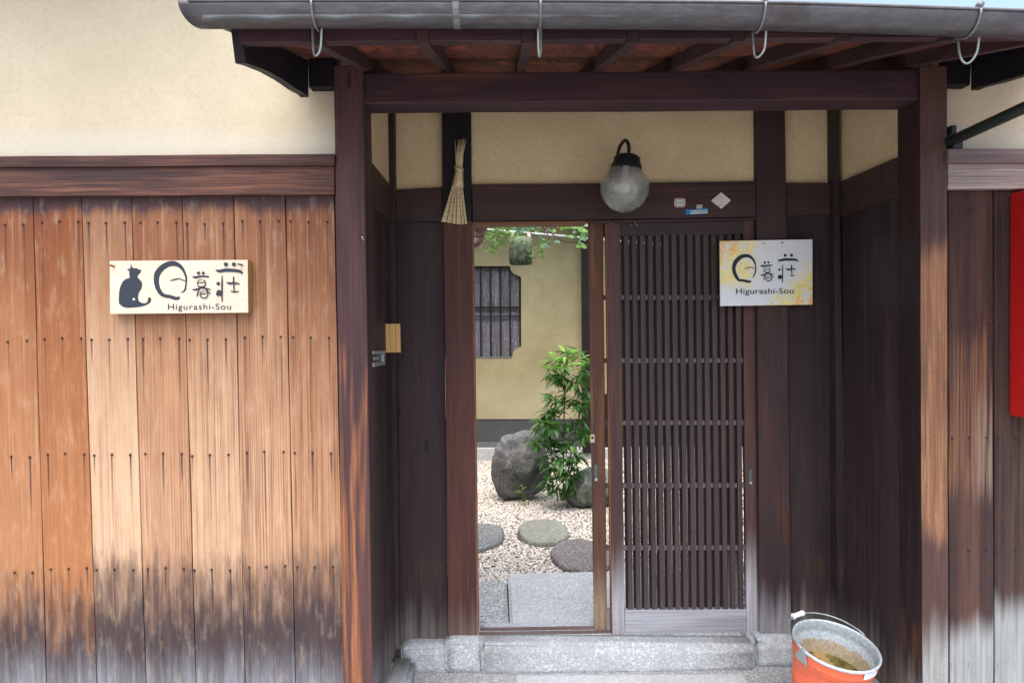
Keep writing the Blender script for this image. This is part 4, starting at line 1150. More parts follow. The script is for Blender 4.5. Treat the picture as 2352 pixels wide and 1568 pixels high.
bucket_part('lining', [(BR-.003, 0), (rz(-.03)-.003, -.03), (rz(-.036), -.036), (rz(-.046)-.003, -.046), (rz(-.2)-.003, -.2)], 'bucket_in')
bucket_part('water', [(.001, -.122), (rz(-.122)-.003, -.122)], 'water')
def onb(a, z_, d=.0): q = math.radians(a); return bc + RB @ Vector(((rz(z_)+d)*math.cos(q), (rz(z_)+d)*math.sin(q), z_))
def ang(px, py):       # angle on the rim nearest to a pixel
    best = min(range(360), key=lambda a: (lambda v: (v.x-px)**2+(v.y-py)**2)(proj(onb(a, 0))))
    return best
def proj(P):
    d = P-EP; return Vector((CX+F*d.dot(r2)/d.dot(fw), CY-F*d.dot(u2)/d.dot(fw)))
aL, aR = ang(1846, 1490), ang(1981, 1457)
for a in (aL, aR):
    bm = bmesh.new(); c = onb(a, -.012, .003); out = (onb(a, 0, .01)-onb(a, 0)).normalized(); tn = nrm.cross(out)
    pts = []
    for sx, sz in ((-.030, -.036), (.030, -.036), (.026, -.018), (.014, .004), (.010, .018), (0, .024), (-.010, .018), (-.014, .004), (-.026, -.018)):
        pts.append(c + tn*sx + nrm*sz - out*(abs(sx)*.09))
    prism(bm, pts, [p+out*.004 for p in pts]); bm_obj('ear', bm, M['zinc'], bk, bevel=.001, segs=1)
eL, eR = onb(aL, .006, .006), onb(aR, .006, .006)
gp_ = U(1838.5, 1421, 0); d = ray(1838.5, 1421)
best = min([EP + d*t for t in np.linspace(2.0, 3.2, 400)], key=lambda p: abs((p-(eL+eR)/2).length - BR*1.12))
gpt = best; mid = (eL+eR)/2; ax = (eR-eL)/2; dp = nrm.cross(ax).normalized(); dp = dp if dp.y > 0 else -dp; dirg = (dp*math.cos(.06) + nrm*math.sin(.06))*BR*1.07
hp = []
for k in range(25):
    a = math.pi*k/24; hp.append(mid - ax*math.cos(a) + dirg*(math.sin(a)**.9))
bm = bmesh.new(); tube(bm, hp, .0033, 8); handle = bm_obj('handle', bm, M['zinc'], bk, smooth=True)
kg = min(range(25), key=lambda k: (proj(hp[k])-Vector((1836, 1421))).length)
ga, gb = hp[max(kg-2, 0)], hp[min(kg+2, 24)]; gd = (gb-ga).normalized(); gm = hp[kg]
bm = bmesh.new(); tube(bm, [gm-gd*.030, gm-gd*.027, gm-gd*.022, gm+gd*.022, gm+gd*.027, gm+gd*.030], [.009, .0115, .0095, .0095, .0115, .009], 14); bm_obj('grip', bm, M['white'], handle, smooth=True)
al = ang(2000, 1542)
bm = bmesh.new(); A = [onb(al-9+6*k, -.010, .0012) for k in range(6)]; B = [onb(al-9+6*k, -.034, .0042) for k in range(6)]
for i in range(5): bm.faces.new([bm.verts.new(p) for p in (A[i], A[i+1], B[i+1], B[i])])
bm_obj('label_patch', bm, M['tagwhite'], bk)

# ------------------------------------------------------------------ courtyard
YC = 7.3; ZG = .07
hs = thing('courtyard_house', 'ochre plastered courtyard house wall with notched lattice window seen through the doorway', 'house', U(1200, 1055, YC))
def cw(x, y): return U(x, y, YC)
# plaster around a window with notched corners
wx0, wx1 = 1000, 1197
nTR = [(1171, 611), (1173, 620), (1177.6, 627), (1186, 631), (1194.5, 635), (1197, 636)]
nBR = [(1197, 796), (1188, 799), (1181, 804), (1178, 812), (1175.5, 820)]
bm = bmesh.new()
def poly(pix, th=.12):
    fr = [cw(x, y) for x, y in pix]; prism(bm, fr, [v+Vector((0, th, 0)) for v in fr])
poly([(-500, 150), (1000, 150), (1000, 962), (-500, 966)])
poly([(1000, 150), (1171, 150), (1171, 611), (1000, 611)])
poly([(1171, 150), (1197, 150)] + nTR[::-1])
poly([(1197, 150), (2300, 140), (2300, 960), (1197, 962)])
poly(nBR + [(1175.5, 962), (1197, 962)])
poly([(1000, 820), (1175.5, 820), (1175.5, 962), (1000, 962)])
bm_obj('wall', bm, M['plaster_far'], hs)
slab('plinth_board', [(-500, 963), (2300, 958), (2300, 1014), (-500, 1024)], YC+.01, YC+.06, flat('dark_grey_plinth', (.065, .068, .075), .6, var=.3, vs_=5), hs, .003)
slab('plinth_board', [(-500, 1022), (2300, 1012), (2300, 1026), (-500, 1036)], YC-.03, YC+.06, flat('grey_plinth_ledge', (.13, .14, .145), .6, var=.3, vs_=5), hs, .003)
slab('footing_stone', [(-500, 1034), (2300, 1024), (2300, 1060), (-500, 1075)], YC-.06, YC+.06, M['sill_stone'], hs, .01)
win = slab('window', [(1000, 608), (1171.5, 608), (1171.5, 611.5), (1000, 611.5)], YC+.002, YC+.10, flat('dark_window_edge', (.035, .032, .022), .9, var=.6, vs_=60), hs, 0)  # dark strip along the top edge of the window opening
slab('sill', [(1000, 819), (1176, 819), (1176, 823), (1000, 823)], YC-.004, YC+.09, flat('grey_window_sill', (.13, .14, .125), .8), win, .001)
slab('pane', rq(995, 600, 1202, 828), YC+.085, YC+.088, M['pane'], win, 0)
for x in (1017, 1039, 1060, 1082, 1103.7, 1126.5, 1149, 1171, 1194):
    slab('bar', [(x-2.1, 603), (x+2.1, 603), (x+3.4, 826), (x-.8, 826)], YC+.045, YC+.065, M['far_post'], win, 0)
for y, h in ((706.9, 2.2), (727, 1.5)):
    slab('bar', [(1000, y-h), (1198, y-h-1), (1198, y+h-1), (1000, y+h)], YC+.040, YC+.055, M['far_post'], win, 0)
for k in range(9):
    x = 1034+12*k
    slab('blind_strip', [(x, 600), (x+10.5, 600), (x+10.5, 700), (x, 700)], YC+.10, YC+.104, M['reed'], win, 0) if k < 8 else None
slab('window_backing', rq(980, 590, 1215, 840), YC+.20, YC+.22, flat('dim_room_surface', (.14, .13, .135), .8), hs, 0)
slab('post', [(1335.5, 140), (1358, 140), (1360, 1040), (1339, 1040)], YC-.10, YC-.003, M['far_post'], hs, .003)
lo = [Vector((-2.5, 6.55, 2.80)), Vector((5.0, 6.55, 2.80)), Vector((5.0, 8.4, 3.35)), Vector((-2.5, 8.4, 3.35))]
bm = bmesh.new(); prism(bm, lo, [v+Vector((0, 0, .10)) for v in lo]); bm_obj('roof', bm, M['tile'], hs)
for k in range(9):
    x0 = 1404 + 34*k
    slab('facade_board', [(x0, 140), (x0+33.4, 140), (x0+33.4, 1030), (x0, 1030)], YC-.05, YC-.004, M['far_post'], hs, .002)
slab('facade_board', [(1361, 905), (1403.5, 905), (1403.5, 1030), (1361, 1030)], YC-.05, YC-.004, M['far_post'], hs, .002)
# courtyard side walls (only glimpsed), keep the yard closed
for X, lab in ((-2.35, 'plain ochre plaster wall closing the courtyard on the left'), (3.45, 'plain ochre plaster wall closing the courtyard on the right')):
    bm = bmesh.new(); boxw(bm, (X, 5.2, 1.2), (.12, 4.1, 2.4)); tag(bm_obj('courtyard_wall', bm, M['plaster_far']), lab, 'wall')

# paving inside the door
def ground_slab(name, pix, z, th, mat, label, cat='paving slab', bev=.012):
    t = [G(x, y, z) for x, y in pix]
    bm = bmesh.new(); prism(bm, t, [v-Vector((0, 0, th)) for v in t])
    bmesh.ops.bevel(bm, geom=list(bm.edges), offset=bev, segments=3, affect='EDGES')
    return tag(bm_obj(name, bm, M[mat], smooth=False), label, cat)
ground_slab('paving_slab', [(1166.5, 1315), (1500, 1308), (1530, 1449), (1172.5, 1449)], .10, .12, 'granite', 'large pale granite slab just inside the open doorway')
ground_slab('paving_slab', [(985, 1334), (1162.5, 1331), (1170, 1449), (960, 1449)], .095, .12, 'granite_sp', 'speckled darker granite slab left of the large pale one')
bm = bmesh.new(); boxw(bm, (.6, 3.155, .03), (2.5, .10, .11)); bm_obj('inner_sill', bm, M['granite_sp'], gate, bevel=.004)
def stepping(c, rx, ry, z, mat, label, seed):
    bm = bmesh.new(); n = 30; rnd = random.Random(seed)
    C = G(*c, z); ex = G(c[0]+rx, c[1], z)-C; RX = abs(ex.x); RY = abs((G(c[0], c[1]-ry, z)-G(c[0], c[1]+ry, z)).y)/2
    prof = [(1.0, -.07), (1.01, -.02), (.995, -.006), (.97, -.001), (.85, .002), (.4, .004), (.02, .004)]
    rings = []
    for f_, dz in prof:
        ring = []
        for k in range(n):
            q = 2*math.pi*k/n
            w_ = 1 + .20*mnoise.noise(Vector((math.cos(q)*1.5+seed, math.sin(q)*1.5, 0))) + .07*mnoise.noise(Vector((math.cos(q)*4, math.sin(q)*4, seed)))
            x, y = math.cos(q)*RX*f_*w_, math.sin(q)*RY*f_*w_
            ring.append(bm.verts.new((C.x+x, C.y+y, z+dz+.004*mnoise.noise(Vector((x*9, y*9, seed))))))
        rings.append(ring)
    for a, b in zip(rings, rings[1:]):
        for k in range(n): bm.faces.new((a[k], a[(k+1) % n], b[(k+1) % n], b[k]))
    bm.faces.new(rings[-1])
    return tag(bm_obj('stepping_stone', bm, M[mat], smooth=True), label, 'stepping stone', 'stepping stones in the courtyard gravel'), C, RX, RY
steps = [stepping((1247, 1216), 62, 27.5, ZG+.035, 'step_green', 'oval greenish stepping stone, middle one in the white gravel', 3),
         stepping((1104, 1224), 54, 29, ZG+.035, 'step_blue', 'blue grey stepping stone cut off by the left door post', 11),
         stepping((1338, 1270), 74, 37, ZG+.035, 'step_brown', 'brown grey stepping stone nearest the pale slab, partly behind the door stile', 21)]

# pebbles
def ico(sub):
    bm = bmesh.new(); bmesh.ops.create_icosphere(bm, subdivisions=sub, radius=1)
    v = np.array([q.co[:] for q in bm.verts]); bm.verts.index_update(); f = np.array([[q.index for q in fc.verts] for fc in bm.faces]); bm.free(); return v, f
def pebble_mesh(P, size, sub):
    v0, f0 = ico(sub); n, k = len(P), len(v0)
    A = RNG.normal(size=(n, 3, 3)); Q, _ = np.linalg.qr(A)
    # lie flat: rotate about z with slight tilt
    th = RNG.uniform(0, 2*np.pi, n); tl = RNG.uniform(-.6, .6, (n, 2))
    cz, sz = np.cos(th), np.sin(th); R = np.zeros((n, 3, 3)); R[:, 0, 0] = cz; R[:, 0, 1] = -sz; R[:, 1, 0] = sz; R[:, 1, 1] = cz; R[:, 2, 2] = 1
    R[:, 0, 2] = tl[:, 0]; R[:, 2, 0] = -tl[:, 0]; R[:, 1, 2] = tl[:, 1]; R[:, 2, 1] = -tl[:, 1]
    sc_ = size[:, None]*np.stack([RNG.uniform(.85, 1.2, n), RNG.uniform(.7, 1.0, n), RNG.uniform(.55, .9, n)], 1)
    jit = 1 + RNG.uniform(-.2, .2, (n, k, 1))
    V = v0[None]*jit*sc_[:, None, :]
    V = np.einsum('nij,nkj->nki', R, V) + P[:, None, :]
    Fc = (f0[None] + (np.arange(n)*k)[:, None, None]).reshape(-1, 3)
    me = bpy.data.meshes.new('pebbles'); me.vertices.add(n*k); me.vertices.foreach_set('co', V.reshape(-1).astype(np.float32))
    me.loops.add(len(Fc)*3); me.loops.foreach_set('vertex_index', Fc.reshape(-1).astype(np.int32))
    me.polygons.add(len(Fc)); me.polygons.foreach_set('loop_start', np.arange(0, len(Fc)*3, 3, dtype=np.int32))
    me.polygons.foreach_set('loop_total', np.full(len(Fc), 3, dtype=np.int32)) if hasattr(me.polygons[0], 'loop_total') and not me.polygons[0].bl_rna.properties['loop_total'].is_readonly else None
    pal = np.array([(.86, .85, .80), (.80, .75, .66), (.70, .63, .53), (.90, .89, .86), (.56, .45, .34), (.76, .69, .63), (.46, .42, .37), (.80, .72, .56)])
    ci = RNG.choice(len(pal), n, p=[.24, .2, .14, .2, .05, .1, .03, .04]); c = pal[ci]*RNG.uniform(.74, 1.02, (n, 1))
    col = np.ones((n, k, 4), np.float32); col[:, :, :3] = c[:, None, :]
    at = me.color_attributes.new('tint', 'FLOAT_COLOR', 'POINT'); at.data.foreach_set('color', col.reshape(-1))
    me.update(); me.validate(); return me
rocks_xy = []
def scatter(x0, x1, y0, y1, sp, keep):
    xs_ = np.arange(x0, x1, sp); ys = np.arange(y0, y1, sp*.87); X, Y = np.meshgrid(xs_, ys); X = X + (np.arange(len(ys)) % 2)[:, None]*sp/2
    X = X + RNG.uniform(-.38, .38, X.shape)*sp; Y = Y + RNG.uniform(-.38, .38, Y.shape)*sp
    X, Y = X.ravel(), Y.ravel(); k = keep(X, Y)
    for o, C, RX, RY in steps: k &= ((X-C.x)/(RX*.99))**2 + ((Y-C.y)/(RY*.99))**2 > 1
    return np.stack([X[k], Y[k]], 1)
pedge = G(1166.5, 1315, .10).y; pedgeL = G(1100, 1333, .095).y; xsp = G(1166, 1330, .1).x
inw = lambda X, Y: (X > -.068*Y-.08) & (X < .160*Y+.05)
front = lambda X, Y: Y > np.where(X > xsp, pedge+.004, pedgeL+.004)
a = scatter(-.8, 1.4, 3.4, 7.27, .0172, lambda X, Y: inw(X, Y) & front(X, Y))
b = scatter(-2.2, 3.3, 3.3, 7.27, .030, lambda X, Y: ~inw(X, Y) & (front(X, Y) | (X > .95) | (X < -.45)))
def P3(xy, s_): 
    h = np.array([mnoise.noise(Vector((x*2.2, y*2.2, 0)))*.010 for x, y in xy]); return np.column_stack([xy, ZG + h + RNG.uniform(-.004, .007, len(xy))*s_])
me1 = pebble_mesh(P3(a, 1), RNG.uniform(.0066, .0128, len(a)), 1)
g1 = link('gravel', me1, M['pebble'], None, (0, 0, 0), True); tag(g1, 'white and tan pebble gravel covering the courtyard behind the doorway', 'gravel', kind='stuff')
me2 = pebble_mesh(P3(b, 1.5), RNG.uniform(.011, .018, len(b)), 1)
g2 = link('gravel', me2, M['pebble'], None, (0, 0, 0), True); tag(g2, 'coarser pale pebbles at the hidden sides of the courtyard', 'gravel', kind='stuff')

# rocks
def rock(outline, Y, ty, mat, name, label, seed, cat='rock', amp=.05):
    """outline in pixels on plane Y gives the silhouette; the body is a rounded noisy solid of depth 2*ty"""
    pts = [U(x, y, Y) for x, y in outline]; cx_ = sum(p.x for p in pts)/len(pts); cz_ = sum(p.z for p in pts)/len(pts)
    pol = sorted((math.atan2(p.z-cz_, p.x-cx_), math.hypot(p.x-cx_, p.z-cz_)) for p in pts)
    an = np.array([q[0] for q in pol]); rd = np.array([q[1] for q in pol])
    def rad(a): return float(np.interp(a, np.r_[an[-1]-2*math.pi, an, an[0]+2*math.pi], np.r_[rd[-1], rd, rd[0]]))
    bm = bmesh.new(); bmesh.ops.create_icosphere(bm, subdivisions=6, radius=1); rr_ = random.Random(seed); planes = []
    for k in range(22):
        pn = Vector((rr_.gauss(0, .8), -abs(rr_.gauss(.9, .5)), rr_.gauss(0, .8))).normalized(); planes.append((pn, rr_.uniform(.60, .86)))
    for v in bm.verts:
        d = v.co.copy(); rr = math.hypot(d.x, d.z); a = math.atan2(d.z, d.x); R0 = rad(a)
        for pn, pd in planes:
            e = v.co.dot(pn)
            if e > pd: v.co -= pn*(e-pd)*.85
        dep = v.co.y; fl = v.co.length; n1 = mnoise.fractal(d*2.1+Vector((seed, 0, 0)), 1, 2, 5); n2 = abs(mnoise.noise(d*3.1+Vector((0, seed, 0))))
        vor = mnoise.voronoi(d*2.4+Vector((seed, seed, 0)))[0]; ridge = (vor[1]-vor[0])
        k = 1 + amp*(n1*.30 - n2*.15)
        rr2 = rr**.8 if rr > 0 else 0
        q_ = max(.94, fl) if rr > .8 else fl
        v.co = Vector((cx_ + math.cos(a)*R0*rr2*q_*(1+(k-1)*.5), Y + .03 + dep*ty*(1+(k-1)*.8), cz_ + math.sin(a)*R0*rr2*q_*(1+(k-1)*.5)))
    return tag(bm_obj(name, bm, M[mat], smooth=True), label, cat)
RK = lambda l: [(1065.7+.2343*x, 796.2+.2343*y) for x, y in l]
rock(RK([(250,1200),(280,1050),(300,990),(345,950),(355,895),(400,868),(480,855),(545,818),(620,806),(700,822),(750,880),(800,1000),(840,1150),(840,1300),(790,1420),(660,1480),(560,1500),(430,1530),(330,1500),(280,1380)]), 5.55, .20, 'rock', 'garden_rock', 'tall grey upright rock left of the bamboo', 14, amp=.10)
rock(RK([(960,1400),(1010,1330),(1100,1260),(1180,1220),(1330,1190),(1480,1230),(1560,1330),(1560,1480),(1400,1560),(1200,1570),(1030,1540),(970,1480)]), 5.35, .22, 'rock2', 'garden_rock', 'low greenish boulder right of the bamboo, half hidden by the door stile', 9)

# leaves
def leaf_mesh(name, L, W, curl, fold=.25, n=6, tip=1.0):
    bm = bmesh.new(); rows = []
    for i in range(n+1):
        t = i/n; w_ = W*math.sin(math.pi*min(1, t**.72))*.5 + 1e-4; x = L*t; z_ = -curl*L*t*t
        rows.append((bm.verts.new((x, -w_, z_+w_*fold)), bm.verts.new((x, 0, z_)), bm.verts.new((x, w_, z_+w_*fold))))
    for a, b in zip(rows, rows[1:]):
        bm.faces.new((a[0], a[1], b[1], b[0])); bm.faces.new((a[1], a[2], b[2], b[1]))
    me = bpy.data.meshes.new(name); bm.to_mesh(me); bm.free(); me.polygons.foreach_set('use_smooth', [True]*len(me.polygons)); return me
def place(me, mat, parent, P, yw, pt, rl, sc, name='leaf'):
    o = bpy.data.objects.new(name, me); COL.objects.link(o)
    if not me.materials: me.materials.append(mat)
    o.parent = parent; o.location = Vector(P) - world_loc(parent); o.rotation_euler = (rl, pt, yw); o.scale = (sc,)*3; return o
YBm = 5.22
base = U(1294, 1146, YBm); base.z = ZG
bam = thing('bamboo_plant', 'young green bamboo plant growing from the gravel between the two rocks', 'plant', base)
def stem(pix, r0, Y0=YBm, parent=bam, mat='stem'):
    P = spline([U(x, y, Y0+dy) for x, y, dy in pix], 4); n = len(P); bm = bmesh.new()
    tube(bm, P, [r0*(1-.6*i/(n-1)) for i in range(n)], 7); return bm_obj('stem', bm, M[mat], parent, smooth=True), P
_, S1 = stem([(1294, 1150, 0), (1294, 1050, 0), (1296, 950, .02), (1297.5, 860, .02), (1301, 815, .0)], .0075)
_, S2 = stem([(1297, 1150, .05), (1310, 1050, .06), (1330, 960, .08), (1345, 880, .08), (1352, 840, .06)], .006)
_, S3 = stem([(1290, 1150, -.05), (1272, 1080, -.08), (1258, 1010, -.1), (1256, 975, -.1)], .004)
LV = [leaf_mesh('bamboo_leaf_a', .092, .019, .12), leaf_mesh('bamboo_leaf_b', .105, .021, .22), leaf_mesh('bamboo_leaf_c', .08, .018, .05), leaf_mesh('bamboo_leaf_d', .095, .017, .35)]
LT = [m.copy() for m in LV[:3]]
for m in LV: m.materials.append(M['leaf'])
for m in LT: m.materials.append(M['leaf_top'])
rl_ = random.Random(5)
# clusters: pixel position, spread radius in px, leaves, droop
cl = [(1300, 815, 26, 20, -.1, 1), (1278, 826, 20, 12, .0, 1), (1322, 822, 22, 12, 0, 1), (1345, 835, 16, 9, .2, 1), (1265, 842, 12, 7, .2, 1), (1300, 840, 24, 12, .5, 1), (1340, 862, 14, 7, .6, 0),
      (1270, 862, 14, 9, .9, 0), (1290, 870, 14, 8, 1.0, 0), (1325, 880, 16, 8, .9, 0), (1345, 905, 14, 8, .7, 0),
      (1276, 915, 16, 10, .2, 0), (1300, 925, 20, 12, .2, 0), (1325, 925, 18, 12, .3, 0), (1343, 935, 16, 10, .4, 0), (1258, 950, 14, 10, .5, 0),
      (1245, 968, 14, 9, .5, 0), (1270, 975, 18, 13, .6, 0), (1300, 975, 20, 12, .5, 0), (1330, 975, 18, 11, .6, 0), (1238, 1010, 13, 8, 1.0, 0), (1262, 1012, 14, 9, .9, 0),
      (1345, 1000, 14, 8, .9, 0), (1285, 1020, 18, 10, .5, 0), (1315, 1020, 18, 10, .5, 0), (1295, 1055, 20, 12, .4, 0), (1325, 1050, 16, 9, .6, 0), (1270, 1085, 16, 10, .5, 0), (1300, 1090, 18, 9, .7, 0),
      (1262, 1110, 12, 6, .6, 0), (1285, 1120, 16, 8, .8, 0), (1305, 1122, 16, 3, .5, 0), (1262, 1060, 15, 3, .4, 0), (1280, 1045, 16, 3, .4, 0), (1320, 1080, 14, 3, .4, 0), (1248, 990, 15, 2, .4, 0), (1275, 945, 16, 2, .3, 0), (1288, 1085, 18, 2, .4, 0)]
cnt = 0; twigs = bmesh.new()
for (x, y, r, n, droop, topf) in cl:
    dy = rl_.uniform(-.13, .13); c = U(x, y, YBm+dy)
    sp_ = min(S1+S2+S3, key=lambda p: (p-c).length + (.5 if p.z > c.z+.02 else 0)); tube(twigs, [sp_, (sp_+c)/2+Vector((0, 0, .015)), c], .0014, 4)
    for k in range(n):
        if cnt >= 296: break
        cnt += 1
        a = rl_.uniform(0, 2*math.pi); rr = r*rl_.random()**.5*.55
        P = U(x+math.cos(a)*rr, y+math.sin(a)*rr*.8, YBm+dy+rl_.uniform(-.04, .04))
        yw_ = a*-1 + rl_.uniform(-.7, .7); pt_ = droop*.45 - .12 + rl_.uniform(-.5, .5)
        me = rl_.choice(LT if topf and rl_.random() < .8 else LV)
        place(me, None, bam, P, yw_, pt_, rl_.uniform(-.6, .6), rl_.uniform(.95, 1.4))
bm_obj('twigs', twigs, M['stem'], bam)
bm = bmesh.new()
for (x, y, r, n, droop, topf) in cl:
    for k in range(14 if topf else 28):
        a = rl_.uniform(0, 6.28); rr = r*rl_.random()**.5*.95; P = U(x+math.cos(a)*rr, y+math.sin(a)*rr, YBm+rl_.uniform(-.02, .17))
        me = rl_.choice(LV); Mx = Matrix.Translation(P) @ Matrix.Rotation(rl_.uniform(0, 6.28), 4, 'Z') @ Matrix.Rotation(droop*.5+rl_.uniform(-.5, .5), 4, 'Y') @ Matrix.Rotation(rl_.uniform(-.6, .6), 4, 'X') @ Matrix.Scale(rl_.uniform(.75, 1.25), 4)
        i0 = len(bm.verts); vs_ = [bm.verts.new(Mx @ v.co) for v in me.vertices]
        for p in me.polygons: bm.faces.new([vs_[i] for i in p.vertices])
o = bm_obj('foliage', bm, M['leaf'], bam, smooth=True); o['kind'] = 'stuff'
print('bamboo leaves', cnt)

# seedlings in the gravel
def seedling(x, y, h, n, label, Z=ZG+.01):
    b = G(x, y, Z); t = thing('seedling', label, 'plant', b)
    bm = bmesh.new(); tube(bm, [b, b+Vector((0, 0, h*.5)), b+Vector((.004, 0, h))], [.002, .0016, .001], 5); bm_obj('stem', bm, M['stem'], t)
    for k in range(n):
        place(rl_.choice(LT), None, t, b+Vector((0, 0, h*(.15+.85*k/n))), rl_.uniform(0, 6.28), rl_.uniform(-1.0, -.1), 0, rl_.uniform(.45, .75)*min(1, h/.1))
seedling(1199, 1160, .16, 13, 'small bright green seedling in the gravel in front of the tall rock')
seedling(1105, 1187, .03, 5, 'tiny green weed in the gravel above the cut off stepping stone')

# overhead rods, drain, hanging pot, vine
def rod(a, b, r, label, mat='rod'):
    d = (b-a); bm = bmesh.new(); tube(bm, [a-d*.8, b+d*.8], r, 10); return tag(bm_obj('drying_rod', bm, M[mat], smooth=True), label, 'rod')
rod(U(1113, 527, 4.7), U(1343.6, 547, 4.7), .0085, 'long grey rod carrying the hanging pot across the courtyard')
rod(U(1287, 514.5, 5.2), U(1348, 519.5, 5.2), .008, 'short visible length of pale rod at the top right of the doorway')
drain = thing('drain_pipe', 'pinkish copper rain funnel and elbow at the top left of the doorway', 'pipe', U(1095, 540, 4.1))
c = U(1103, 524, 4.1)
bm = bmesh.new(); lathe(bm, [(.050, .10), (.048, .02), (.040, -.01), (.026, -.024), (.026, -.04)], 24, c); bm_obj('funnel', bm, M['copper'], drain, smooth=True)
bm = bmesh.new(); tube(bm, spline([c+Vector((-.004, 0, -.03)), c+Vector((-.004, 0, -.055)), c+Vector((-.02, 0, -.082)), c+Vector((-.06, 0, -.092)), c+Vector((-.35, 0, -.10))], 6), .025, 16); bm_obj('elbow', bm, M['copper'], drain, smooth=True)
bm = bmesh.new(); tube(bm, [c+Vector((-.004, 0, -.048)), c+Vector((-.004, 0, -.053))], .0275, 16); bm_obj('collar', bm, M['black'], drain, smooth=True)

YPt = 4.68
pc_ = U(1195.5, 577, YPt); pr_ = 26.5*YPt/F; ph = 62*YPt/F
pot = thing('hanging_pot', 'mossy grey cylindrical pot hanging from the rod by two straps', 'plant pot', pc_)
bm = bmesh.new(); lathe(bm, [(.001, -ph/2), (pr_*.80, -ph/2), (pr_*.97, -ph/2+.008), (pr_, -ph*.2), (pr_*.97, ph*.2), (pr_*.94, ph/2), (pr_*.86, ph/2), (pr_*.86, ph/2-.03), (.001, ph/2-.03)], 36, pc_)
bm_obj('body', bm, M['pot'], pot, origin=pc_, smooth=True)
for x in (1177, 1215):
    a = U(x, 556, YPt-.004); b = U(x, 534 if x < 1200 else 537, YPt); bm = bmesh.new(); boxw(bm, (a+b)/2, (.022, .004, (b-a).length+.02)); bm_obj('strap', bm, M['pot' if 0 else 'label_paper'], pot, bevel=.001)
# trailing foliage of the pot: fine stuff
def fine_foliage(name, parent, clusters, Y, seed, lmin, lmax, mat, nper=26):
    rr = random.Random(seed); bm = bmesh.new()
    for (x, y, sx, sy) in clusters:
        for k in range(nper):
            P = U(x+rr.gauss(0, sx*.5), y+rr.gauss(0, sy*.5), Y+rr.uniform(-.10, .10)); L = rr.uniform(lmin, lmax); a = rr.uniform(0, 6.28); b_ = rr.uniform(-.9, .9)
            d = Vector((math.cos(a)*math.cos(b_), math.sin(a)*math.cos(b_), math.sin(b_))); s_ = d.cross(Vector((rr.uniform(-1, 1), rr.uniform(-1, 1), .4))).normalized()*L*.16
            bm.faces.new([bm.verts.new(p) for p in (P, P+d*L*.5+s_, P+d*L, P+d*L*.5-s_)])
    o = bm_obj(name, bm, M[mat], parent); o['kind'] = 'stuff'; return o
fine_foliage('foliage', pot, [(1120, 545, 14, 8), (1135, 535, 16, 10), (1150, 555, 16, 10), (1165, 530, 14, 12), (1185, 540, 18, 14), (1135, 570, 12, 12), (1200, 555, 14, 12), (1210, 575, 8, 16), (1218, 592, 5, 12), (1240, 575, 10, 16), (1150, 522, 14, 6), (1245, 560, 12, 12)], YPt-.03, 3, .018, .046, 'leaf_fine', 44)
bm = bmesh.new(); rr = random.Random(8)
for k in range(16):
    a = U(1195+rr.uniform(-18, 18), 548, YPt); b = U(rr.uniform(1110, 1255), rr.uniform(520, 590), YPt+rr.uniform(-.1, .1)); tube(bm, spline([a, (a+b)/2+Vector((0, 0, .03)), b], 4), .0010, 4)
bm_obj('runner', bm, M['leaf_fine'], pot)

# vine with broad leaves
YV = 4.35
vine = thing('vine', 'leafy climbing vine with broad heart shaped leaves along the rod above the doorway', 'vine', U(1270, 530, YV))
vc = [[(1180, 505), (1200, 520), (1235, 545), (1262, 560)], [(1235, 500), (1250, 522), (1262, 548)], [(1238, 515), (1262, 532), (1290, 552), (1318, 556), (1345, 545), (1375, 540)], [(1295, 516), (1320, 545), (1345, 562), (1365, 566)], [(1243, 500), (1252, 530), (1245, 548), (1238, 558)]]
for i, pts in enumerate(vc):
    bm = bmesh.new(); tube(bm, spline([U(x, y, YV+.05*math.sin(i*2+j)) for j, (x, y) in enumerate(pts)], 6), .0040 if i in (1, 2) else .0024, 6); bm_obj('stem', bm, M['twig' if i != 3 else 'stem'], vine, smooth=True)
def heart(name, mat):
    bm = bmesh.new(); out = []
    for k in range(22):
        t = 2*math.pi*k/22; x = -math.cos(t); r = (1 + .18*math.cos(2*t) + .16*math.cos(t)*-1)
        px_ = .5 - .5*math.cos(t) if 0 else None
        out.append((16*math.sin(t)**3/32, (13*math.cos(t)-5*math.cos(2*t)-2*math.cos(3*t)-math.cos(4*t))/32))
    c0 = bm.verts.new((0, 0, .03)); vs_ = [bm.verts.new((x, -y, .0 - .22*(x*x) - .08*y*y)) for x, y in out]
    for i in range(22): bm.faces.new((c0, vs_[i], vs_[(i+1) % 22]))
    me = bpy.data.meshes.new(name); bm.to_mesh(me); bm.free(); me.materials.append(M[mat]); me.polygons.foreach_set('use_smooth', [True]*len(me.polygons)); return me
H1, H2 = heart('heart_leaf', 'leaf_vine'), heart('heart_leaf_teal', 'leaf_teal')
vx = lambda x, y: (1041.25+.1406*x, 502.25+.1406*y)
lv = [(1575,190,120,1),(1555,360,110,1),(1505,445,140,1),(1700,375,90,1),(2030,130,210,0),(1795,135,110,0),(1865,150,100,0),(1985,218,80,1),(2105,275,120,0),(2150,190,90,0),(1850,270,110,0),(1920,290,80,0),(2095,440,150,0),(2125,330,90,1),(1180,140,170,1),(1060,195,130,1),(1235,120,130,1),(1030,115,110,1),(1420,300,80,1),(1110,110,90,0),(1730,120,80,0),(1290,130,80,1),(1400,130,70,1),(2140,90,150,0),(1250,170,120,1),(1000,150,110,1),(1640,200,80,0),(1350,210,80,0),(980,100,90,0),(1120,60,130,1),(1290,60,110,0),(2080,210,110,0),(2160,240,100,1),(2010,300,70,0),(2070,385,80,0)]
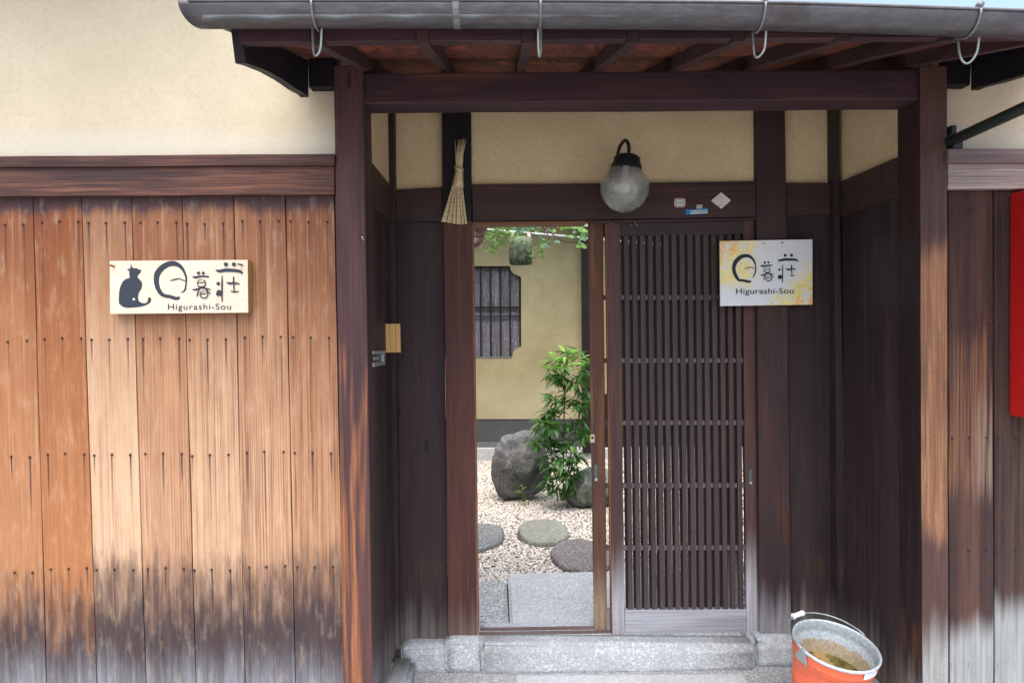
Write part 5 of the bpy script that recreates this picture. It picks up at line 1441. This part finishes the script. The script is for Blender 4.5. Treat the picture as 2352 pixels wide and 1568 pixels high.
for x, y, s_, tl in lv:
    P = U(*vx(x, y), YV+rl_.uniform(-.12, .10)); sz = s_*.1406*YV/F*1.2
    place(H2 if tl else H1, None, vine, P, rl_.uniform(-.8, .8), rl_.uniform(-.5, .5), rl_.uniform(.4, 1.5), sz)

# small marks and litter
for x, y, r in ((1404, 511, 2.2), (1411, 509, 1.5), (1398, 506, 1.2), (1459, 511, 2.0), (1463, 516, 1.0), (1450, 517, .8)):
    bm = bmesh.new(); disc(bm, x, y, r, YB+.030 if y > 505 else YB+.011); thick(bm, .0005); bm_obj('white_stain', bm, M['label_paper'], gate)
for x, y, r, Y in ((832, 545, 1.6, YP-.001), (834, 550, 1.2, YP-.001), (1182, 1265, 1.3, YW-.002)):
    bm = bmesh.new(); disc(bm, x, y, r, Y); thick(bm, .0005); bm_obj('white_stain', bm, M['label_paper'], gate)
dl = G(946, 1545, .004)
bm = bmesh.new(); L_ = [(-.022, 0, .002), (-.008, .007, .006), (.012, .006, .004), (.024, 0, .008), (.010, -.007, .005), (-.010, -.006, .003)]
bm.faces.new([bm.verts.new(dl + Vector((y*.9, x, z))) for x, y, z in L_]); thick(bm, .0006)
tag(bm_obj('dry_leaf', bm, flat('dry_leaf_tan', (.50, .36, .20), .7, var=.3)), 'small tan dry leaf on the gate floor beside the left kerb stone', 'leaf')
rr = random.Random(4)
for k in range(7):
    p = G(rr.uniform(925, 990), rr.uniform(1528, 1545), .003); a = rr.uniform(0, 3.1); d = Vector((math.cos(a), math.sin(a), .1))*rr.uniform(.006, .015)
    if k == 0: bm = bmesh.new()
    tube(bm, [p-d, p+d], .0009, 4)
o = bm_obj('litter', bm, M['twig']); tag(o, 'scatter of tiny dark twigs in the left corner of the gate floor', 'litter', kind='stuff')
bm = bmesh.new()
for (x, y, sx, sy) in ((1300, 1309, 22, 2.5), (1345, 1306, 14, 2.5), (1130, 1253, 16, 2), (1240, 1244, 26, 1.6), (1300, 1301, 20, 3)):
    for k in range(40):
        P = G(x+rr.gauss(0, sx*.5), y+rr.gauss(0, sy*.5), ZG+.016); L_ = rr.uniform(.004, .010); a = rr.uniform(0, 6.28)
        d = Vector((math.cos(a)*.5, math.sin(a)*.5, 1)).normalized(); s_ = Vector((-math.sin(a), math.cos(a), 0))*L_*.3
        bm.faces.new([bm.verts.new(q) for q in (P-s_, P+s_, P+d*L_)])
o = bm_obj('moss_tufts', bm, M['leaf']); tag(o, 'thin green moss along the edges of the stepping stones and pale slab', 'moss', kind='stuff')
